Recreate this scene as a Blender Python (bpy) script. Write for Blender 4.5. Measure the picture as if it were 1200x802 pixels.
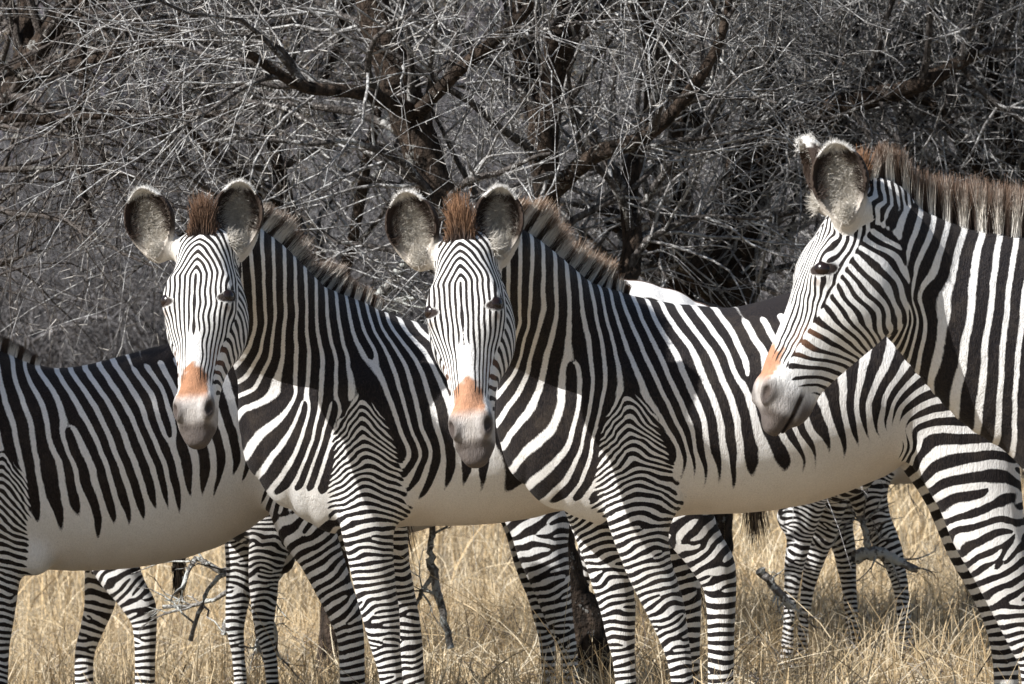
import bpy, math, random
import numpy as np
from mathutils import Vector
PI = math.pi
R = math.radians
random.seed(7); RNG = np.random.default_rng(11)
for o in list(bpy.data.objects): bpy.data.objects.remove(o)
SC = bpy.context.scene
COL = SC.collection

# ------------------------------------------------------------------ camera, sky, sun
CAMZ, F, HY = 1.5, 5100.0, 370.0           # eye height (m), focal length and horizon row on a 1200 px wide frame
cam = bpy.data.cameras.new('camera'); cam_o = bpy.data.objects.new('camera', cam); COL.objects.link(cam_o)
cam.sensor_width = 36; cam.lens = F / 1200 * 36
cam_o.location = (0, 0, CAMZ); cam_o.rotation_euler = (R(90) - math.atan((401 - HY) / F), 0, 0)
cam.clip_start = .5; cam.clip_end = 600
cam.dof.use_dof = True; cam.dof.focus_distance = 14.4; cam.dof.aperture_fstop = 10.0
SC.camera = cam_o
SUN_DIR = Vector((.66, .38, -.64)).normalized()       # the way the light travels
w = bpy.data.worlds.new('World'); SC.world = w; w.use_nodes = True
nt = w.node_tree; bg = nt.nodes['Background']
sky = nt.nodes.new('ShaderNodeTexSky'); sky.sky_type = 'NISHITA'; sky.sun_disc = False
sky.sun_elevation = math.asin(-SUN_DIR.z)
sky.sun_rotation = math.atan2(-SUN_DIR.x, -SUN_DIR.y)
nt.links.new(sky.outputs[0], bg.inputs[0]); bg.inputs[1].default_value = .06
sl = bpy.data.lights.new('sun', 'SUN'); sun = bpy.data.objects.new('sun', sl); COL.objects.link(sun)
sl.energy = 5.0; sl.angle = R(.5); sl.color = (1, .985, .965)
sun.rotation_euler = SUN_DIR.to_track_quat('-Z', 'Y').to_euler()
SC.view_settings.view_transform = 'Standard'; SC.view_settings.look = 'None'
SC.view_settings.exposure = 0.78; SC.view_settings.gamma = 1
SC.render.engine = 'CYCLES'
SC.cycles.max_bounces = 5; SC.cycles.diffuse_bounces = 3; SC.cycles.transparent_max_bounces = 4
SC.cycles.use_adaptive_sampling = True; SC.cycles.adaptive_threshold = .02

# ------------------------------------------------------------------ helpers
def tag(o, label=None, cat=None, group=None, kind=None):
    if label: o['label'] = label
    if cat: o['category'] = cat
    if group: o['group'] = group
    if kind: o['kind'] = kind
    return o

def empty(name, loc=(0, 0, 0), rz=0):
    o = bpy.data.objects.new(name, None); COL.objects.link(o); o.location = loc; o.rotation_euler = (0, 0, rz)
    o.empty_display_size = .2
    return o

def link_mesh(name, me, m, parent=None, smooth=True):
    o = bpy.data.objects.new(name, me); COL.objects.link(o)
    for x in (m if isinstance(m, (list, tuple)) else [m]): me.materials.append(x)
    if parent: o.parent = parent
    if smooth: me.shade_smooth()
    return o

def np_mesh(name, V, Fc, n=4):
    """mesh from numpy vertex and face arrays, every face with n corners"""
    V = np.asarray(V, np.float32); Fc = np.asarray(Fc, np.int32)
    me = bpy.data.meshes.new(name)
    me.vertices.add(len(V)); me.vertices.foreach_set('co', V.ravel())
    me.loops.add(Fc.size); me.loops.foreach_set('vertex_index', Fc.ravel())
    me.polygons.add(len(Fc)); me.polygons.foreach_set('loop_start', np.arange(0, Fc.size, n, dtype=np.int32))
    me.update(calc_edges=True)
    return me

def attr(me, name, kind, data):
    a = me.attributes.new(name, kind, 'POINT')
    key = {'FLOAT': 'value', 'FLOAT_VECTOR': 'vector', 'FLOAT_COLOR': 'color'}[kind]
    a.data.foreach_set(key, np.ascontiguousarray(data, np.float32).ravel())

def sstep(a, b, x):
    t = np.clip((x - a) / (b - a), 0, 1); return t * t * (3 - 2 * t)

def ground_z(x, y):
    x = np.asarray(x, float); y = np.asarray(y, float)
    s = .1 * np.minimum(x - .62, 0); s = np.maximum(s, -.42)
    s = s + .02 * np.sin(x * 1.7 + y * .6) * np.sin(y * .9 + 1.3) * sstep(16, 20, y)
    rise = np.maximum(y - 44, 0) * .30 + np.maximum(y - 30, 0) * .012
    return s + rise + .5 * np.sin(x * .15 + 1) * sstep(45, 70, y)

def to_world(px, py, Y):
    return Vector(((px - 600) / F * Y, Y, CAMZ + (HY - py) / F * Y))

class NT:
    """tiny node-tree writer"""
    def __init__(s, name):
        s.m = bpy.data.materials.new(name); s.m.use_nodes = True; s.t = s.m.node_tree; s.t.nodes.clear()
        s.out = s.t.nodes.new('ShaderNodeOutputMaterial'); s.b = s.t.nodes.new('ShaderNodeBsdfPrincipled')
        s.t.links.new(s.b.outputs[0], s.out.inputs[0])
    def n(s, kind, **kw):
        n = s.t.nodes.new('ShaderNode' + kind)
        for k, v in kw.items(): setattr(n, k, v)
        return n
    def put(s, sock, v):
        if hasattr(v, 'links'): s.t.links.new(v, sock)
        else: sock.default_value = v
    def math(s, op, a, b=0.0, c=0.0, clamp=False):
        n = s.n('Math', operation=op, use_clamp=clamp)
        for i, v in enumerate((a, b, c)): s.put(n.inputs[i], v)
        return n.outputs[0]
    def mix(s, f, a, b):
        n = s.n('Mix', data_type='RGBA'); s.put(n.inputs[0], f)
        s.put(n.inputs[6], a if hasattr(a, 'links') else (*a[:3], 1)); s.put(n.inputs[7], b if hasattr(b, 'links') else (*b[:3], 1))
        return n.outputs[2]
    def ramp(s, f, stops):
        n = s.n('ValToRGB'); e = n.color_ramp.elements
        while len(e) < len(stops): e.new(.5)
        for i, (p, c) in enumerate(stops): e[i].position = p; e[i].color = (*c, 1) if len(c) == 3 else c
        s.put(n.inputs[0], f); return n.outputs[0]
    def coord(s, kind='Object', scale=None):
        c = s.n('TexCoord').outputs[kind]
        if scale:
            mp = s.n('Mapping'); mp.inputs['Scale'].default_value = scale; s.put(mp.inputs[0], c); c = mp.outputs[0]
        return c
    def noise(s, vec, scale, detail=4, rough=.55, out=0):
        n = s.n('TexNoise'); s.put(n.inputs['Vector'], vec); n.inputs['Scale'].default_value = scale
        n.inputs['Detail'].default_value = detail; n.inputs['Roughness'].default_value = rough
        return n.outputs[out]
    def attr(s, name, out='Fac'):
        n = s.n('Attribute', attribute_name=name); return n.outputs[out]
    def bump(s, h, strength, dist):
        n = s.n('Bump'); s.put(n.inputs['Height'], h); n.inputs['Strength'].default_value = strength
        n.inputs['Distance'].default_value = dist; s.put(s.b.inputs['Normal'], n.outputs[0])
# ------------------------------------------------------------------ implicit bodies
def crom(P, per=4):
    """Catmull-Rom through the rows of P"""
    P = np.asarray(P, float); out = []
    Q = np.vstack([2 * P[0] - P[1], P, 2 * P[-1] - P[-2]])
    for i in range(1, len(Q) - 2):
        a, b, c, d = Q[i - 1:i + 3]
        for k in range(per):
            t = k / per
            out.append(.5 * (2 * b + (c - a) * t + (2 * a - 5 * b + 4 * c - d) * t * t + (3 * b - a - 3 * c + d) * t ** 3))
    out.append(P[-1]); return np.array(out)

class Tube:
    """rows: x y z r1 r2; r1 lies in the plane across `side`, r2 along `side`"""
    def __init__(s, rows, side=(0, 1, 0), per=3, pear=0.0):
        s.P = crom(rows, per); s.C = s.P[:, :3]; s.r = np.maximum(s.P[:, 3:5], .004)
        s.side = np.asarray(side, float); s.pear = pear
        T = np.gradient(s.C, axis=0); T /= np.linalg.norm(T, axis=1)[:, None]
        S = s.side - (T @ s.side)[:, None] * T; S /= np.linalg.norm(S, axis=1)[:, None]
        s.T, s.S, s.N = T, S, np.cross(S, T)
        s.arc = np.concatenate([[0], np.cumsum(np.linalg.norm(np.diff(s.C, axis=0), axis=1))])
    def bbox(s):
        m = s.r.max(1)[:, None]; return (s.C - m).min(0), (s.C + m).max(0)
    def locate(s, X, margin=.14):
        """nearest axis point: value, arc length, in-plane offset (points far off keep a large value)"""
        sh = X.shape[:-1]; Xf = X.reshape(-1, 3)
        f0 = np.full(len(Xf), .3, np.float32); a0 = np.zeros(len(Xf), np.float32); n0 = np.zeros(len(Xf), np.float32)
        for i in range(len(s.C) - 1):
            a, b = s.C[i], s.C[i + 1]; d = b - a; L2 = d @ d; m = s.r[i:i + 2].max() + margin
            lo, hi = np.minimum(a, b) - m, np.maximum(a, b) + m
            I = np.flatnonzero((Xf[:, 0] > lo[0]) & (Xf[:, 0] < hi[0]) & (Xf[:, 1] > lo[1]) & (Xf[:, 1] < hi[1]) & (Xf[:, 2] > lo[2]) & (Xf[:, 2] < hi[2]))
            if not len(I): continue
            x = Xf[I].astype(np.float32)
            q = x - a.astype(np.float32); t = np.clip((q @ d.astype(np.float32)) / np.float32(L2), 0, 1); q -= t[:, None] * d.astype(np.float32)
            N0, dN = s.N[i].astype(np.float32), (s.N[i + 1] - s.N[i]).astype(np.float32); S0, dS = s.S[i].astype(np.float32), (s.S[i + 1] - s.S[i]).astype(np.float32)
            r1 = s.r[i, 0] * (1 - t) + s.r[i + 1, 0] * t; r2 = s.r[i, 1] * (1 - t) + s.r[i + 1, 1] * t
            n = q @ N0 + t * (q @ dN); sd = q @ S0 + t * (q @ dS); al2 = np.maximum((q * q).sum(1) - n * n - sd * sd, 0)
            rm = np.minimum(r1, r2)
            f = (np.sqrt((n / r1) ** 2 + (sd / r2) ** 2 + al2 / rm ** 2 + 1e-9) - 1) * rm
            k = f < f0[I]; J = I[k]; f0[J] = f[k]; a0[J] = s.arc[i] + t[k] * math.sqrt(L2); n0[J] = n[k]
        return [f0.reshape(sh), a0.reshape(sh), n0.reshape(sh)]
    def __call__(s, X): return s.locate(X)[0]
    def pieces(s, margin):
        """segment wise boxes and evaluators for the grid"""
        for i in range(len(s.C) - 1):
            m = s.r[i:i + 2].max() + margin
            def ev(X, i=i):
                a = s.C[i].astype(np.float32); d = (s.C[i + 1] - s.C[i]).astype(np.float32); L2 = d @ d
                q = X - a; t = np.clip((q @ d) / L2, 0, 1); q -= t[..., None] * d
                N0, dN = s.N[i].astype(np.float32), (s.N[i + 1] - s.N[i]).astype(np.float32); S0, dS = s.S[i].astype(np.float32), (s.S[i + 1] - s.S[i]).astype(np.float32)
                r1 = s.r[i, 0].astype(np.float32) * (1 - t) + s.r[i + 1, 0].astype(np.float32) * t; r2 = s.r[i, 1].astype(np.float32) * (1 - t) + s.r[i + 1, 1].astype(np.float32) * t
                n = q @ N0 + t * (q @ dN); sd = q @ S0 + t * (q @ dS); al2 = np.maximum((q * q).sum(-1) - n * n - sd * sd, 0)
                rm = np.minimum(r1, r2)
                return (np.sqrt((n / r1) ** 2 + (sd / r2) ** 2 + al2 / rm ** 2 + 1e-9) - 1) * rm
            yield np.minimum(s.C[i], s.C[i + 1]) - m, np.maximum(s.C[i], s.C[i + 1]) + m, ev

class Frame:
    """local frame: origin O, rows of axes"""
    def __init__(s, O, *ax): s.O = np.asarray(O, float); s.A = np.array(ax, float)
    def to(s, X): return ((X - s.O) @ s.A.T).astype(np.float32)
    def out(s, q): return s.O + np.asarray(q, float) @ s.A

def norm(v): v = np.asarray(v, float); return v / np.linalg.norm(v)

HEAD = np.array([  # u, top w, bottom w, half width
    (-.03, -.02, -.15, .050), (0, .016, -.18, .066), (.05, .038, -.21, .081), (.11, .052, -.235, .099), (.18, .060, -.258, .114), (.25, .062, -.270, .120),
    (.31, .060, -.268, .110), (.37, .055, -.250, .094), (.43, .051, -.218, .080), (.50, .050, -.182, .069), (.56, .050, -.155, .063),
    (.60, .046, -.138, .063), (.64, .038, -.130, .066), (.675, .022, -.120, .062), (.70, .000, -.104, .052), (.718, -.030, -.082, .036)])
HU = np.linspace(-.05, .76, 60)
def _hint(c): return np.interp(HU, HEAD[:, 0], HEAD[:, c])
def _sm(a):
    for _ in range(2): a = np.convolve(np.pad(a, 2, 'edge'), [.1, .2, .4, .2, .1], 'valid')
    return a
HT, HB, HWD = _sm(_hint(1)), _sm(_hint(2)), _sm(_hint(3))

class Ell:
    """ellipsoid in a local frame"""
    def __init__(s, fr, c, r): s.fr, s.c, s.r = fr, np.array(c, float), np.array(r, float)
    def bbox(s):
        o = s.fr.out(s.c); m = s.r.max(); return o - m, o + m
    def __call__(s, X):
        q = (s.fr.to(X) - s.c.astype(np.float32)) / s.r.astype(np.float32)
        return (np.sqrt((q * q).sum(-1)) - 1) * s.r.min()

class HeadF:
    def __init__(s, fr): s.fr = fr
    def bbox(s):
        P = np.array([s.fr.out((u, w, v)) for u in (-.05, .76) for w in (.07, -.28) for v in (-.13, .13)]); return P.min(0), P.max(0)
    def __call__(s, X):
        q = s.fr.to(X); u, w, v = q[..., 0], q[..., 1], q[..., 2]
        uc = np.clip(u, -.03, .715)
        t = np.interp(uc, HU, HT).astype(np.float32); b = np.interp(uc, HU, HB).astype(np.float32); hw = np.interp(uc, HU, HWD).astype(np.float32)
        c = (t + b) / 2; h = (t - b) / 2; k = (w - c) / h
        # broad brow, narrower bridge and lower jaw
        fu = sstep(.30, .42, uc)
        hw2 = hw * (1 + .12 * np.clip(k, -1, 1) - .30 * sstep(.35, 1, k) * fu * (1 - sstep(.58, .64, uc)) - .10 * sstep(-.2, -1, k))
        du = np.maximum(np.abs(u - uc) - 0, 0)
        n = 2.25
        e = (np.abs(k) ** n + np.abs(v / hw2) ** n + (du / .045) ** n + 1e-6) ** (1 / n)
        return (e - 1) * np.minimum(h, hw2)

class Ear:
    """cup: local axes L (length), G (opening), W (width)"""
    def __init__(s, C, L, G, sc=1.0):
        L = norm(L); G = np.asarray(G, float); G = norm(G - (G @ L) * L); W = np.cross(L, G)
        s.fr = Frame(C, L, G, W); s.sc = sc
    def bbox(s): return s.fr.O - .15 * s.sc, s.fr.O + .15 * s.sc
    def parts(s, X):
        q = s.fr.to(X) / s.sc; l, g, w_ = q[..., 0], q[..., 1], q[..., 2]
        # pointed-round outline: narrower at the bottom and slightly at the tip
        wd = .080 * (1 - .32 * sstep(.03, -.12, l)) * (1 - .22 * sstep(.06, .125, l))
        o = (np.sqrt((l / .118) ** 2 + (w_ / wd) ** 2 + ((g + .006) / .052) ** 2 + 1e-9) - 1) * .05
        i = (np.sqrt(((l - .006) / .108) ** 2 + (w_ / (wd - .010)) ** 2 + ((g - .014) / .056) ** 2 + 1e-9) - 1) * .048
        cut = g - .030
        return o, i, cut, q
    def __call__(s, X):
        o, i, cut, q = s.parts(X)
        f = np.maximum(o, -i); f = np.maximum(f, q[..., 1] - .030)
        return f * s.sc

def smin(a, b, k):
    h = np.maximum(k - np.abs(a - b), 0) / k; return np.minimum(a, b) - h * h * k * .25
def smax(a, b, k): return -smin(-a, -b, k)

def axis_grid(lo, hi, flo, fhi, dc, df):
    """coarse steps with a finer stretch"""
    out = [lo]
    while out[-1] < hi:
        x = out[-1]; d = df if flo - df < x < fhi else dc
        out.append(x + d)
    return np.array(out, np.float32)

def surface_nets(gx, gy, gz, F_):
    S = F_ < 0
    m = S[:-1, :-1, :-1].astype(np.int8).copy(); cnt = np.zeros(m.shape, np.int8)
    for i in (0, 1):
        for j in (0, 1):
            for k in (0, 1):
                cnt += S[i:S.shape[0] - 1 + i, j:S.shape[1] - 1 + j, k:S.shape[2] - 1 + k]
    act = (cnt > 0) & (cnt < 8); I = np.argwhere(act); idx = np.full(act.shape, -1, np.int32); idx[act] = np.arange(len(I))
    acc = np.zeros((len(I), 3)); num = np.zeros(len(I)); G = (gx, gy, gz)
    corners = [(i, j, k) for i in (0, 1) for j in (0, 1) for k in (0, 1)]
    for a in corners:
        for ax in range(3):
            if a[ax]: continue
            b = list(a); b[ax] = 1
            ia = I + a; ib = I + b
            fa = F_[ia[:, 0], ia[:, 1], ia[:, 2]]; fb = F_[ib[:, 0], ib[:, 1], ib[:, 2]]
            k = (fa < 0) != (fb < 0); t = np.where(k, fa / np.where(k, fa - fb, 1), 0)
            p = np.stack([G[d][ia[:, d]] for d in range(3)], 1).astype(float)
            p[:, ax] += t * (G[ax][ib[:, ax]] - G[ax][ia[:, ax]])
            acc[k] += p[k]; num += k
    V = acc / num[:, None]
    quads = []
    for ax in range(3):
        o = [d for d in range(3) if d != ax]
        sl0 = [slice(None)] * 3; sl1 = [slice(None)] * 3; sl0[ax] = slice(0, -1); sl1[ax] = slice(1, None)
        ch = S[tuple(sl0)] != S[tuple(sl1)]
        E = np.argwhere(ch)
        ok = (E[:, o[0]] > 0) & (E[:, o[1]] > 0) & (E[:, o[0]] < act.shape[o[0]]) & (E[:, o[1]] < act.shape[o[1]])
        E = E[ok]; sgn = S[E[:, 0], E[:, 1], E[:, 2]]
        q = []
        for da, db in ((-1, -1), (0, -1), (0, 0), (-1, 0)):
            c = E.copy(); c[:, o[0]] += da; c[:, o[1]] += db; q.append(idx[c[:, 0], c[:, 1], c[:, 2]])
        q = np.stack(q, 1); flip = sgn if ax != 1 else ~sgn
        q[~flip] = q[~flip][:, ::-1]; quads.append(q)
    return V, np.concatenate(quads)

class TPS:
    def __init__(s, pts, val, lam=2e-4):
        P = np.asarray(pts, float); s.P = P; n = len(P)
        K = s.k(P, P) + lam * np.eye(n); A = np.zeros((n + 3, n + 3)); A[:n, :n] = K
        A[:n, n] = 1; A[:n, n + 1:] = P; A[n, :n] = 1; A[n + 1:, :n] = P.T
        s.w = np.linalg.solve(A, np.concatenate([val, [0, 0, 0]]))
    def k(s, A, B):
        d2 = ((A[:, None] - B[None]) ** 2).sum(-1) + 1e-12; return .5 * d2 * np.log(d2)
    def __call__(s, X):
        out = np.empty(len(X))
        for i in range(0, len(X), 20000):
            x = X[i:i + 20000]; out[i:i + 20000] = s.k(x, s.P) @ s.w[:-3] + s.w[-3] + x @ s.w[-2:]
        return out

def vnoise(X, scale, seed):
    """smooth cheap noise in -1..1 (sum of sines)"""
    r = np.random.default_rng(seed); o = np.zeros(len(X))
    for _ in range(6):
        d = r.normal(size=X.shape[1]); d *= 2 * PI / scale * r.uniform(.6, 1.3) / np.linalg.norm(d); o += np.sin(X @ d + r.uniform(0, 6.28))
    return o / 3.2
# ------------------------------------------------------------------ materials of the animals
def mat_coat():
    t = NT('zebra_coat')
    ph = t.attr('phases', 'Vector'); wt = t.attr('weights', 'Vector'); ax = t.attr('swirl', 'Vector')
    s1 = t.n('SeparateXYZ'); t.put(s1.inputs[0], ph); s2 = t.n('SeparateXYZ'); t.put(s2.inputs[0], wt); s3 = t.n('SeparateXYZ'); t.put(s3.inputs[0], ax)
    oc = t.coord('Object')
    warp = t.math('MULTIPLY', t.math('SUBTRACT', t.noise(oc, 11, 2, .5), .5), .22)
    warp2 = t.math('MULTIPLY', t.math('SUBTRACT', t.noise(oc, 36, 2, .5), .5), .22)
    C, S = s3.outputs[0], s3.outputs[1]; vals = []
    for i in range(3):
        p = t.math('ADD', s1.outputs[i], warp if i < 2 else t.math('MULTIPLY', warp2, .55))
        if i == 1: p = t.math('ADD', p, t.math('MULTIPLY', warp2, .55))
        a = t.math('MULTIPLY', p, 2 * PI)
        co = t.math('COSINE', a)
        if i < 2: co = t.math('SUBTRACT', t.math('MULTIPLY', co, C), t.math('MULTIPLY', t.math('SINE', a), S))
        vals.append(t.math('MULTIPLY', co, s2.outputs[i]))
    v = t.math('ADD', t.math('ADD', vals[0], vals[1]), vals[2])
    hair = t.noise(t.coord('Object', (300, 300, 60)), 1, 2, .6)          # ragged hair along the stripe edges
    v = t.math('ADD', v, t.math('MULTIPLY', t.math('SUBTRACT', hair, .5), .62))
    k = t.math('ADD', t.math('MULTIPLY', t.math('SUBTRACT', v, s3.outputs[2]), 3.2), .5, clamp=True)
    n1 = t.noise(oc, 9, 5, .7)
    def mul(a, b):
        n = t.n('Mix', data_type='RGBA', blend_type='MULTIPLY'); n.inputs[0].default_value = 1; t.put(n.inputs[6], a); n.inputs[7].default_value = (*b, 1); return n.outputs[2]
    la, da = t.attr('light_hair', 'Color'), t.attr('dark_hair', 'Color')
    n4 = t.ramp(t.noise(oc, 3.2, 4, .65), [(.45, (0, 0, 0)), (.72, (1, 1, 1))])
    light = t.mix(t.math('MULTIPLY', n1, .5), la, mul(la, (.95, .92, .88))); light = t.mix(t.math('MULTIPLY', n4, .5), light, mul(light, (.90, .86, .80)))
    dark = t.mix(n1, da, mul(da, (1.7, 1.45, 1.3)))
    spec = t.noise(t.coord('Object', (260, 260, 90)), 1, 3, .7)
    colr = t.mix(k, dark, light); dust = t.ramp(t.noise(oc, 6.5, 6, .75), [(.50, (0, 0, 0)), (.72, (1, 1, 1))]); colr = t.mix(t.math('MULTIPLY', dust, .07), colr, (.36, .28, .19))
    t.put(t.b.inputs['Base Color'], t.mix(t.math('MULTIPLY', t.math('SUBTRACT', spec, .42), 1.0, clamp=True), colr, t.mix(.75, colr, (.12, .09, .07))))
    t.b.inputs['Roughness'].default_value = .58; t.b.inputs['Specular IOR Level'].default_value = .12
    t.b.inputs['Sheen Weight'].default_value = .03; t.b.inputs['Sheen Roughness'].default_value = .5
    h = t.math('ADD', t.math('MULTIPLY', spec, .6), t.math('MULTIPLY', t.noise(oc, 16, 3, .5), .6))
    h = t.math('ADD', h, t.math('MULTIPLY', t.noise(t.coord('Object', (105, 105, 8)), 1, 3, .6), .55))
    t.bump(h, .85, .007)
    return t.m
def mat_strand(name, rough=.55):
    t = NT(name)
    n = t.noise(t.coord('Object'), 60, 2)
    c = t.attr('strand_colour', 'Color')
    t.put(t.b.inputs['Base Color'], t.mix(t.math('MULTIPLY', n, .3), c, (.10, .07, .05)))
    t.b.inputs['Roughness'].default_value = rough; t.b.inputs['Specular IOR Level'].default_value = .25
    return t.m
def mat_eye():
    t = NT('dark_eye'); n = t.noise(t.coord('Object'), 30, 2)
    t.put(t.b.inputs['Base Color'], t.mix(n, (.008, .005, .004), (.018, .009, .006)))
    t.b.inputs['Roughness'].default_value = .22; return t.m
COAT, HAIR, EYE = mat_coat(), mat_strand('mane_hair'), mat_eye()

def strands(name, roots, dirs, lens, wid, c0, c1, c2, cols_at=(0, .5, 1), curl=.12, seed=0, parent=None, droop=0.0):
    """hair as tapered ribbons; c0..c2 colours at root, middle and tip"""
    r = np.random.default_rng(seed); n = len(roots); K = 4
    side = np.cross(dirs, r.normal(size=(n, 3))); side /= np.linalg.norm(side, axis=1)[:, None]
    bend = r.normal(size=(n, 3)) * curl; V = np.empty((n, K + 1, 2, 3)); Cc = np.empty((n, K + 1, 2, 4)); Cc[..., 3] = 1
    for k in range(K + 1):
        t = k / K
        p = roots + dirs * (lens * t)[:, None] + bend * (lens * t * t)[:, None]; p[:, 2] -= droop * lens * t * t
        wv = side * (wid * (1 - .8 * t))[:, None] * .5
        V[:, k, 0] = p - wv; V[:, k, 1] = p + wv
        m = cols_at[1]
        c = c0 + (c1 - c0) * min(t / m, 1) if t <= m else c1 + (c2 - c1) * ((t - m) / (1 - m))
        Cc[:, k, :, :3] = c[:, None, :]
    base = np.arange(n)[:, None] * (K + 1) * 2
    q = np.array([[2 * k, 2 * k + 1, 2 * k + 3, 2 * k + 2] for k in range(K)])
    me = np_mesh(name, V.reshape(-1, 3), (base[:, :, None] + q[None]).reshape(-1, 4))
    attr(me, 'strand_colour', 'FLOAT_COLOR', Cc.reshape(-1, 4))
    return link_mesh(name, me, HAIR, parent)

# ------------------------------------------------------------------ zebra
from mathutils.bvhtree import BVHTree
import time as _t
class Zebra:
    def __init__(s, X0, Y0, yaw, label, group='zebras of the herd'):
        s.X0, s.Y0, s.yaw = X0, Y0, R(yaw); s.c, s.s = math.cos(s.yaw), math.sin(s.yaw)
        s.g = float(ground_z(X0, Y0)); s.label = label; s.group = group
    def P(s, px, py, yl=0.0):
        """local point that stands at this spot of the side view"""
        q = (px - 600) / F
        x = (s.X0 - yl * s.s - q * (s.Y0 + yl * s.c)) / (q * s.s - s.c)
        Y = s.Y0 + x * s.s + yl * s.c
        return np.array([x, yl, CAMZ + (HY - py) / F * Y - s.g])
    def scale(s, px): return F / (s.Y0 + s.P(px, 0)[0] * s.s)
    def dirl(s, v):
        x, y, z = v; return norm((x * s.c + y * s.s, -x * s.s + y * s.c, z))

def leg_rows(z, rows, yl, local=False):
    out = []
    for i, r in enumerate(rows):
        px, py, h = r[:3]; y = yl * (r[3] if len(r) > 3 else 1)
        if local: p = np.array([px, y, py]); rr = h
        else: p = z.P(px, py, y); rr = h / z.scale(px)
        lat = min(rr * .85, .085) if rr > .05 else rr * .85
        out.append([*p, rr, lat])
    out = np.array(out)
    # bring the lower leg down to the ground: keep the shape, stretch the last rows
    return out

def build_zebra(z, torso, neck, head, ears, fore, hind, lines, crest, opt):
    """torso/neck rows, head frame, ears, legs and traced stripe lines, all in the animal's own frame"""
    T0 = _t.time(); seed = opt.get('seed', 1); dc = opt.get('dc', .0095); df = opt.get('df', .005)
    T = Tube(torso, per=2); Nk = Tube(neck, per=4)
    FL = [Tube(r, per=5) for r in fore]; HL = [Tube(r, per=5) for r in hind]
    hf = HeadF(head); E = [Ear(*e) for e in ears]
    hb = [hf.bbox()] + [(b[0], b[1]) for b in (e.bbox() for e in E)]
    flo = np.min([b[0] for b in hb], 0); fhi = np.max([b[1] for b in hb], 0)
    allb = [p.bbox() for p in [T, Nk] + FL + HL]
    lo = np.minimum(np.min([b[0] for b in allb], 0), flo) - .03; hi = np.maximum(np.max([b[1] for b in allb], 0), fhi) + .03
    lo[2] = max(lo[2], -.02)
    gx, gy, gz = [axis_grid(lo[i], hi[i], flo[i], fhi[i], dc, df) for i in range(3)]
    Fv = np.full((len(gx), len(gy), len(gz)), .3, np.float32)
    def cut(b0, b1):
        return tuple(slice(max(int(np.searchsorted(g, a)) - 1, 0), int(np.searchsorted(g, c)) + 1) for g, a, c in zip((gx, gy, gz), b0, b1))
    def pts_of(sl): return np.stack(np.meshgrid(gx[sl[0]], gy[sl[1]], gz[sl[2]], indexing='ij'), -1)
    def add(p, k, mode='add'):
        b = p.bbox(); m = k + .03; sl = cut(b[0] - m, b[1] + m)
        if isinstance(p, Tube):
            tmp = np.full(Fv[sl].shape, .3, np.float32); off = [q.start for q in sl]
            for l0, l1, ev in p.pieces(k + .015):
                s2 = cut(l0, l1); s3 = tuple(slice(q.start - o, q.stop - o) for q, o in zip(s2, off))
                s3 = tuple(slice(max(q.start, 0), q.stop) for q in s3); s2 = tuple(slice(q.start + o, q.stop + o) for q, o in zip(s3, off))
                v = ev(pts_of(s2)); t_ = tmp[s3]; sh = t_.shape; np.minimum(t_, v[:sh[0], :sh[1], :sh[2]], out=t_)
            v = tmp
        else: v = p(pts_of(sl)).astype(np.float32)
        Fv[sl] = smin(Fv[sl], v, k) if mode == 'add' else smax(Fv[sl], -v, k)
    add(T, .05)
    add(Nk, .11)
    for L in FL: add(L, .035)
    for L in HL: add(L, .045)
    I3 = np.eye(3)
    for L in FL:
        sg = np.sign(L.C[3, 1]); c = L.C[0]
        add(Ell(Frame((c[0] + .03, sg * .165, c[2] - .13), *I3), (0, 0, 0), (.10, .075, .20)), .05)
        add(Ell(Frame((c[0] - .07, sg * .150, c[2] - .10), (.9, 0, .43), (0, 1, 0), (-.43, 0, .9)), (0, 0, 0), (.06, .070, .22)), .04)
        add(Ell(Frame((c[0] + .11, sg * .155, c[2] - .37), *I3), (0, 0, 0), (.06, .055, .07)), .05)
    for L in HL:
        sg = np.sign(L.C[3, 1]); c = L.C[0]
        add(Ell(Frame((c[0] - .14, sg * .175, c[2] + .12), *I3), (0, 0, 0), (.07, .06, .07)), .07)
        add(Ell(Frame((c[0] + .02, sg * .175, c[2] - .04), *I3), (0, 0, 0), (.19, .085, .21)), .06)
    add(hf, .05)
    fr = head
    for sgn in (-1, 1):
        add(Ell(fr, (.222, .032, .078 * sgn), (.045, .020, .026)), .03)     # brow
        add(Ell(fr, (.262, .020, .087 * sgn), (.042, .026, .028)), .02)     # lids
        add(Ell(fr, (.262, .031, .108 * sgn), (.020, .025, .022)), .004, 'cut')
        add(Ell(fr, (.30, -.105, .080 * sgn), (.10, .10, .045)), .05)      # cheek
        add(Ell(fr, (.645, .016, .047 * sgn), (.045, .024, .020)), .025)     # nostril wing
        add(Ell(fr, (.660, .030, .060 * sgn), (.022, .012, .013)), .008, 'cut')
    add(Ell(fr, (.692, -.050, 0), (.030, .045, .050)), .03)
    add(Ell(fr, (.650, -.112, 0), (.040, .020, .038)), .03)                 # chin
    add(Ell(fr, (.715, -.078, 0), (.040, .0045, .10)), .008, 'cut')         # mouth
    for e, er in zip(E, opt['ear_roots']):
        base, tip = er
        add(Tube([[*base, .036, .036], [*((np.array(base) + tip) / 2), .034, .032], [*tip, .028, .026]], per=2), .045)
        add(e, .018)
    if 'TIME' in globals(): print('grid', Fv.shape, _t.time() - T0)
    V, Q = surface_nets(gx, gy, gz, Fv); del Fv
    if 'TIME' in globals(): print('nets', len(V), _t.time() - T0)
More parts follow.
